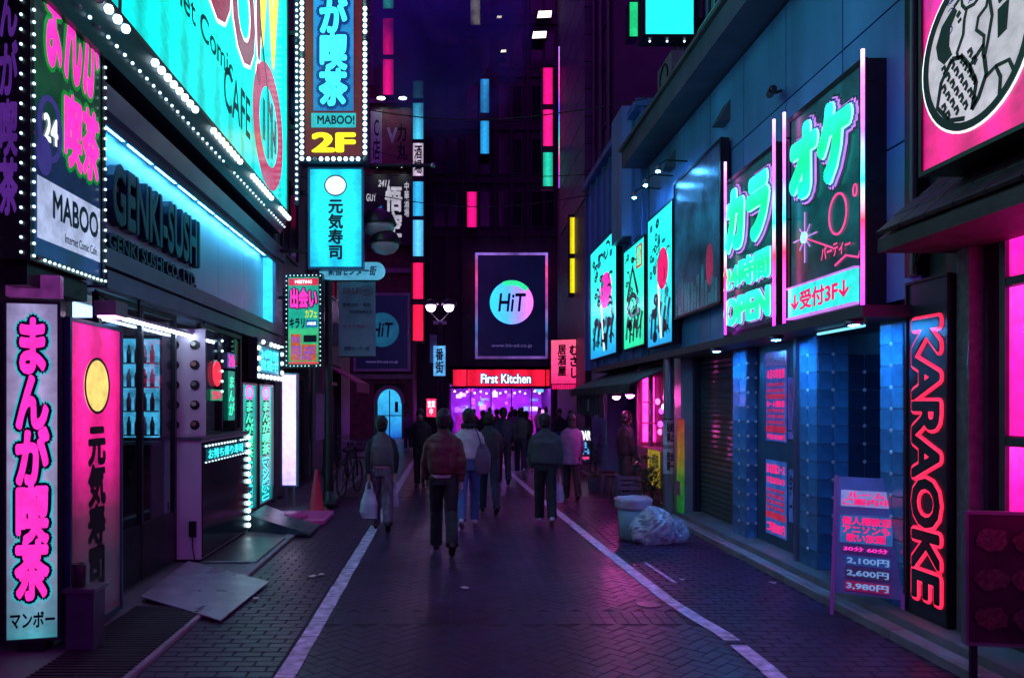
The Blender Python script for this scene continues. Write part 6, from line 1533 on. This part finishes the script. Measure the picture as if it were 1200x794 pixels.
F5 = figure((12,2),(-12,-26),(4,20),(4,18),3,0,1.0,.70,1.12,.013,5,hairlen=.1)
F6 = figure((16,8),(-16,-36),(-18,-6),(18,36),4,0,1.0,.92,1.0,.015,6)
F7 = figure((4,0),(-3,-5),(0,8),(0,8),1,0,1.05,.88,1.0,.015,7)
P1 = person(F1, gx(520,9.5), 9.5, 2, 1.015, 'person in a maroon leather jacket over a white hem walking away', C_mar, C_blk, S_blk, C_wht)
P2 = person(F2, gx(549,11.5), 11.5, -4, 1.0, 'person in a white top and blue jeans carrying a shoulder bag', C_wht, C_jean, S_wht)
P3 = person(F3_, gx(448,11.3), 11.2, 6, .95, 'person in a grey bomber jacket stepping on the left edge line', C_olive, C_pat, S_blk, C_pinks)
me_ = F3_['jacket']; me_.materials.append(C_blk)
for pg_ in me_.polygons:
    c_ = pg_.center
    if abs(c_.x) > .178 - max(0, c_.z-1.22)*.25: pg_.material_index = 1
P4 = person(F4, gx(639,11.8), 11.8, -3, .95, 'broad person in a grey-green jacket and dark wide trousers', C_grey, C_blk, S_wht)
P5 = person(F5, gx(670,14.6), 14.6, 0, .93, 'person in a long violet-grey coat next to the food stall side', C_pur, C_blk, S_blk)
P6 = person(F6, gx(573,12.9), 12.9, 5, .97, 'person in charcoal close behind the white top', C_char, C_nvy, S_blk)
person(F6, gx(590,17.5), 17.5, 0, 1.0, 'person in a navy jacket and black trousers striding mid-street', C_nvy, C_blk, S_blk)
person(F7, gx(493,17.0), 17.0, 175, .97, 'person in black facing the camera beyond the maroon jacket', C_blk, C_blk, S_blk)
person(F6, gx(610,20), 20, -6, .98, 'person in a grey-green jacket with white shoes further along', C_grey, C_nvy, S_wht)
person(F7, gx(741,14.2)-.15, 14.1, -70, .96, 'person in black leaning at the food stall counter', C_blk, C_char, S_blk)
# scarf, shoulder bag, carrier bags
a = P2.location; 
sc_ = MB(); n = 24
sc_.tube([(a.x+.085*math.cos(2*math.pi*i/n),a.y+.02+.08*math.sin(2*math.pi*i/n),F2['top']+.035+.012*math.sin(i*1.7)) for i in range(n+1)],.035,8,False)
scm = sc_.mesh('scarf', a); scm.materials.append(C_blk); o = bpy.data.objects.new('scarf', scm); COL.objects.link(o); o.parent = P2
bg = blob((0,0,0),.13,.09,.26,4,.12); 
tb = thing('shoulder_bag', 'soft mauve shoulder bag worn over the white top', 'bag', (a.x+.20,a.y-.04,.78))
for v in bg.v: v += Vector((a.x+.20,a.y-.04,.80))
bg.build('bag', cloth('mauve_bag',(.16,.10,.16)), tb)
MB().tube([(a.x+.20,a.y-.06,1.12),(a.x+.17,a.y-.15,1.28),(a.x+.12,a.y-.10,1.44),(a.x+.10,a.y+.02,1.47)],.014,6).build('strap', cloth('mauve_bag',(.16,.10,.16)), tb)
def carrier(hand, label, w_, h_, seed, col):
    root = thing('carrier_bag', label, 'plastic bag', hand-Vector((0,0,h_+.16)), 'plastic carrier bags held by walkers')
    mb = MB(); n = 22; rows = 12; P = []
    for i in range(rows+1):
        t = i/rows; z = hand.z-.13-h_*t; ww = w_*(.35+.65*math.sin(min(1,t*1.25)*math.pi/2))*(1-.12*max(0,t-.8)*5); dd = ww*.42
        for k in range(n):
            th = 2*math.pi*k/n; q = Vector((hand.x+ww*math.cos(th), hand.y+dd*math.sin(th), z))
            q += Vector((mnoise.noise(q*9+Vector((seed,0,0))),mnoise.noise(q*9+Vector((0,seed,0))),0))*.035; P.append(q)
    F = [(i*n+k,(i+1)*n+k,(i+1)*n+(k+1)%n,i*n+(k+1)%n) for i in range(rows) for k in range(n)]+[tuple(range(rows*n,rows*n+n))]
    mb.add(P,F,True); m_ = mat('carrier_'+str(seed),col,.3,0,.2,8,.2,.6); mb.build('sack', m_, root)
    for s in (-1,1): MB().tube([hand+Vector((s*w_*.35,0,-.14)),hand+Vector((s*.03,0,-.04)),hand+Vector((0,0,0))],[.02,.012,.010],6).build('handle', m_, root)
    return root
def hand_of(P, F, n):
    J = F['J']; D = (J['w'+n]-J['e'+n]).normalized()
    return P.matrix_basis @ (J['w'+n]+D*.09)
carrier(hand_of(P3,F3_,'L'), 'bulging white carrier bag beside the patterned trousers', .13, .42, 3, (.52,.60,.66))
carrier(hand_of(P3,F3_,'R'), 'slim lilac carrier bag in front of the bomber jacket wearer', .06, .26, 5, (.45,.45,.58))
carrier(hand_of(P4,F4,'R'), 'white carrier bag held beside the dark wide trousers', .09, .30, 8, (.6,.55,.66))
# crowd further down the street
rr_ = random.Random(13)
jk = [(C_blk,'black'),(C_char,'charcoal'),(C_nvy,'navy'),(C_pur,'violet'),(C_grey,'grey'),(C_mar,'maroon'),(C_olive,'olive'),(C_wht,'white')]
spots = [(566,24,0),(582,27,1),(604,29,3),(617,25,4),(574,33,3),(612,38,5),(640,33,6),(655,24,1),(668,28,2),(555,30,6),(524,30,2),(478,30,3),(548,39,7),(600,41,0),(632,36,7)]
lab_n = {}
for i,(px,Y,c) in enumerate(spots):
    F = [F6,F7,F5,F2][i%4]; c_, nm = jk[c]
    what = ['jacket','loose jacket','long coat','top'][i%4]
    an = rr_.choice((0,4,-5,178,185,3)); ti = rr_.randrange(4); wi = rr_.randrange(2)
    person(F, gx(px,Y), Y, an, rr_.uniform(.86,.96), 'distant person %s in a %s %s with %s trousers and %s shoes' % ('facing the camera' if an > 100 else 'walking away', nm, what, ('black','navy','charcoal','blue')[ti], ('black','white')[wi]), c_, (C_blk,C_nvy,C_char,C_jean)[ti], (S_blk,S_wht)[wi], None, 'crowd down the street')
# ================================================================== SMOKE drifting between the upper floors
m = bpy.data.materials.new('smoke'); m.use_nodes = True; N = m.node_tree.nodes; L = m.node_tree.links
N.remove(N['Principled BSDF'])
pv = N.new('ShaderNodeVolumePrincipled'); pv.inputs['Color'].default_value = (.2,.55,1,1); pv.inputs['Anisotropy'].default_value = .2
tc = N.new('ShaderNodeTexCoord')
n1 = N.new('ShaderNodeTexNoise'); n1.inputs['Scale'].default_value = .42; n1.inputs['Detail'].default_value = 7; n1.inputs['Roughness'].default_value = .62; n1.inputs['Distortion'].default_value = 1.4
L.new(tc.outputs['Object'], n1.inputs[0])
mr = N.new('ShaderNodeMapRange'); mr.inputs[1].default_value = .44; mr.inputs[2].default_value = .72; mr.inputs[3].default_value = 0; mr.inputs[4].default_value = 3.0
L.new(n1.outputs[0], mr.inputs[0])
ge = N.new('ShaderNodeVectorMath'); ge.operation = 'SUBTRACT'; ge.inputs[1].default_value = (.5,.5,.6); L.new(tc.outputs['Generated'], ge.inputs[0])
le = N.new('ShaderNodeVectorMath'); le.operation = 'LENGTH'; L.new(ge.outputs[0], le.inputs[0])
fa = N.new('ShaderNodeMapRange'); fa.inputs[1].default_value = .12; fa.inputs[2].default_value = .48; fa.inputs[3].default_value = 1; fa.inputs[4].default_value = 0; L.new(le.outputs['Value'], fa.inputs[0])
mu = N.new('ShaderNodeMath'); mu.operation = 'MULTIPLY'; L.new(mr.outputs[0], mu.inputs[0]); L.new(fa.outputs[0], mu.inputs[1]); L.new(mu.outputs[0], pv.inputs['Density'])
L.new(pv.outputs[0], N['Material Output'].inputs['Volume'])
o = MB().box(-4.2, 4.2, 31.5, 37.5, 12.0, 24).build('smoke', m); o['kind'] = 'stuff'
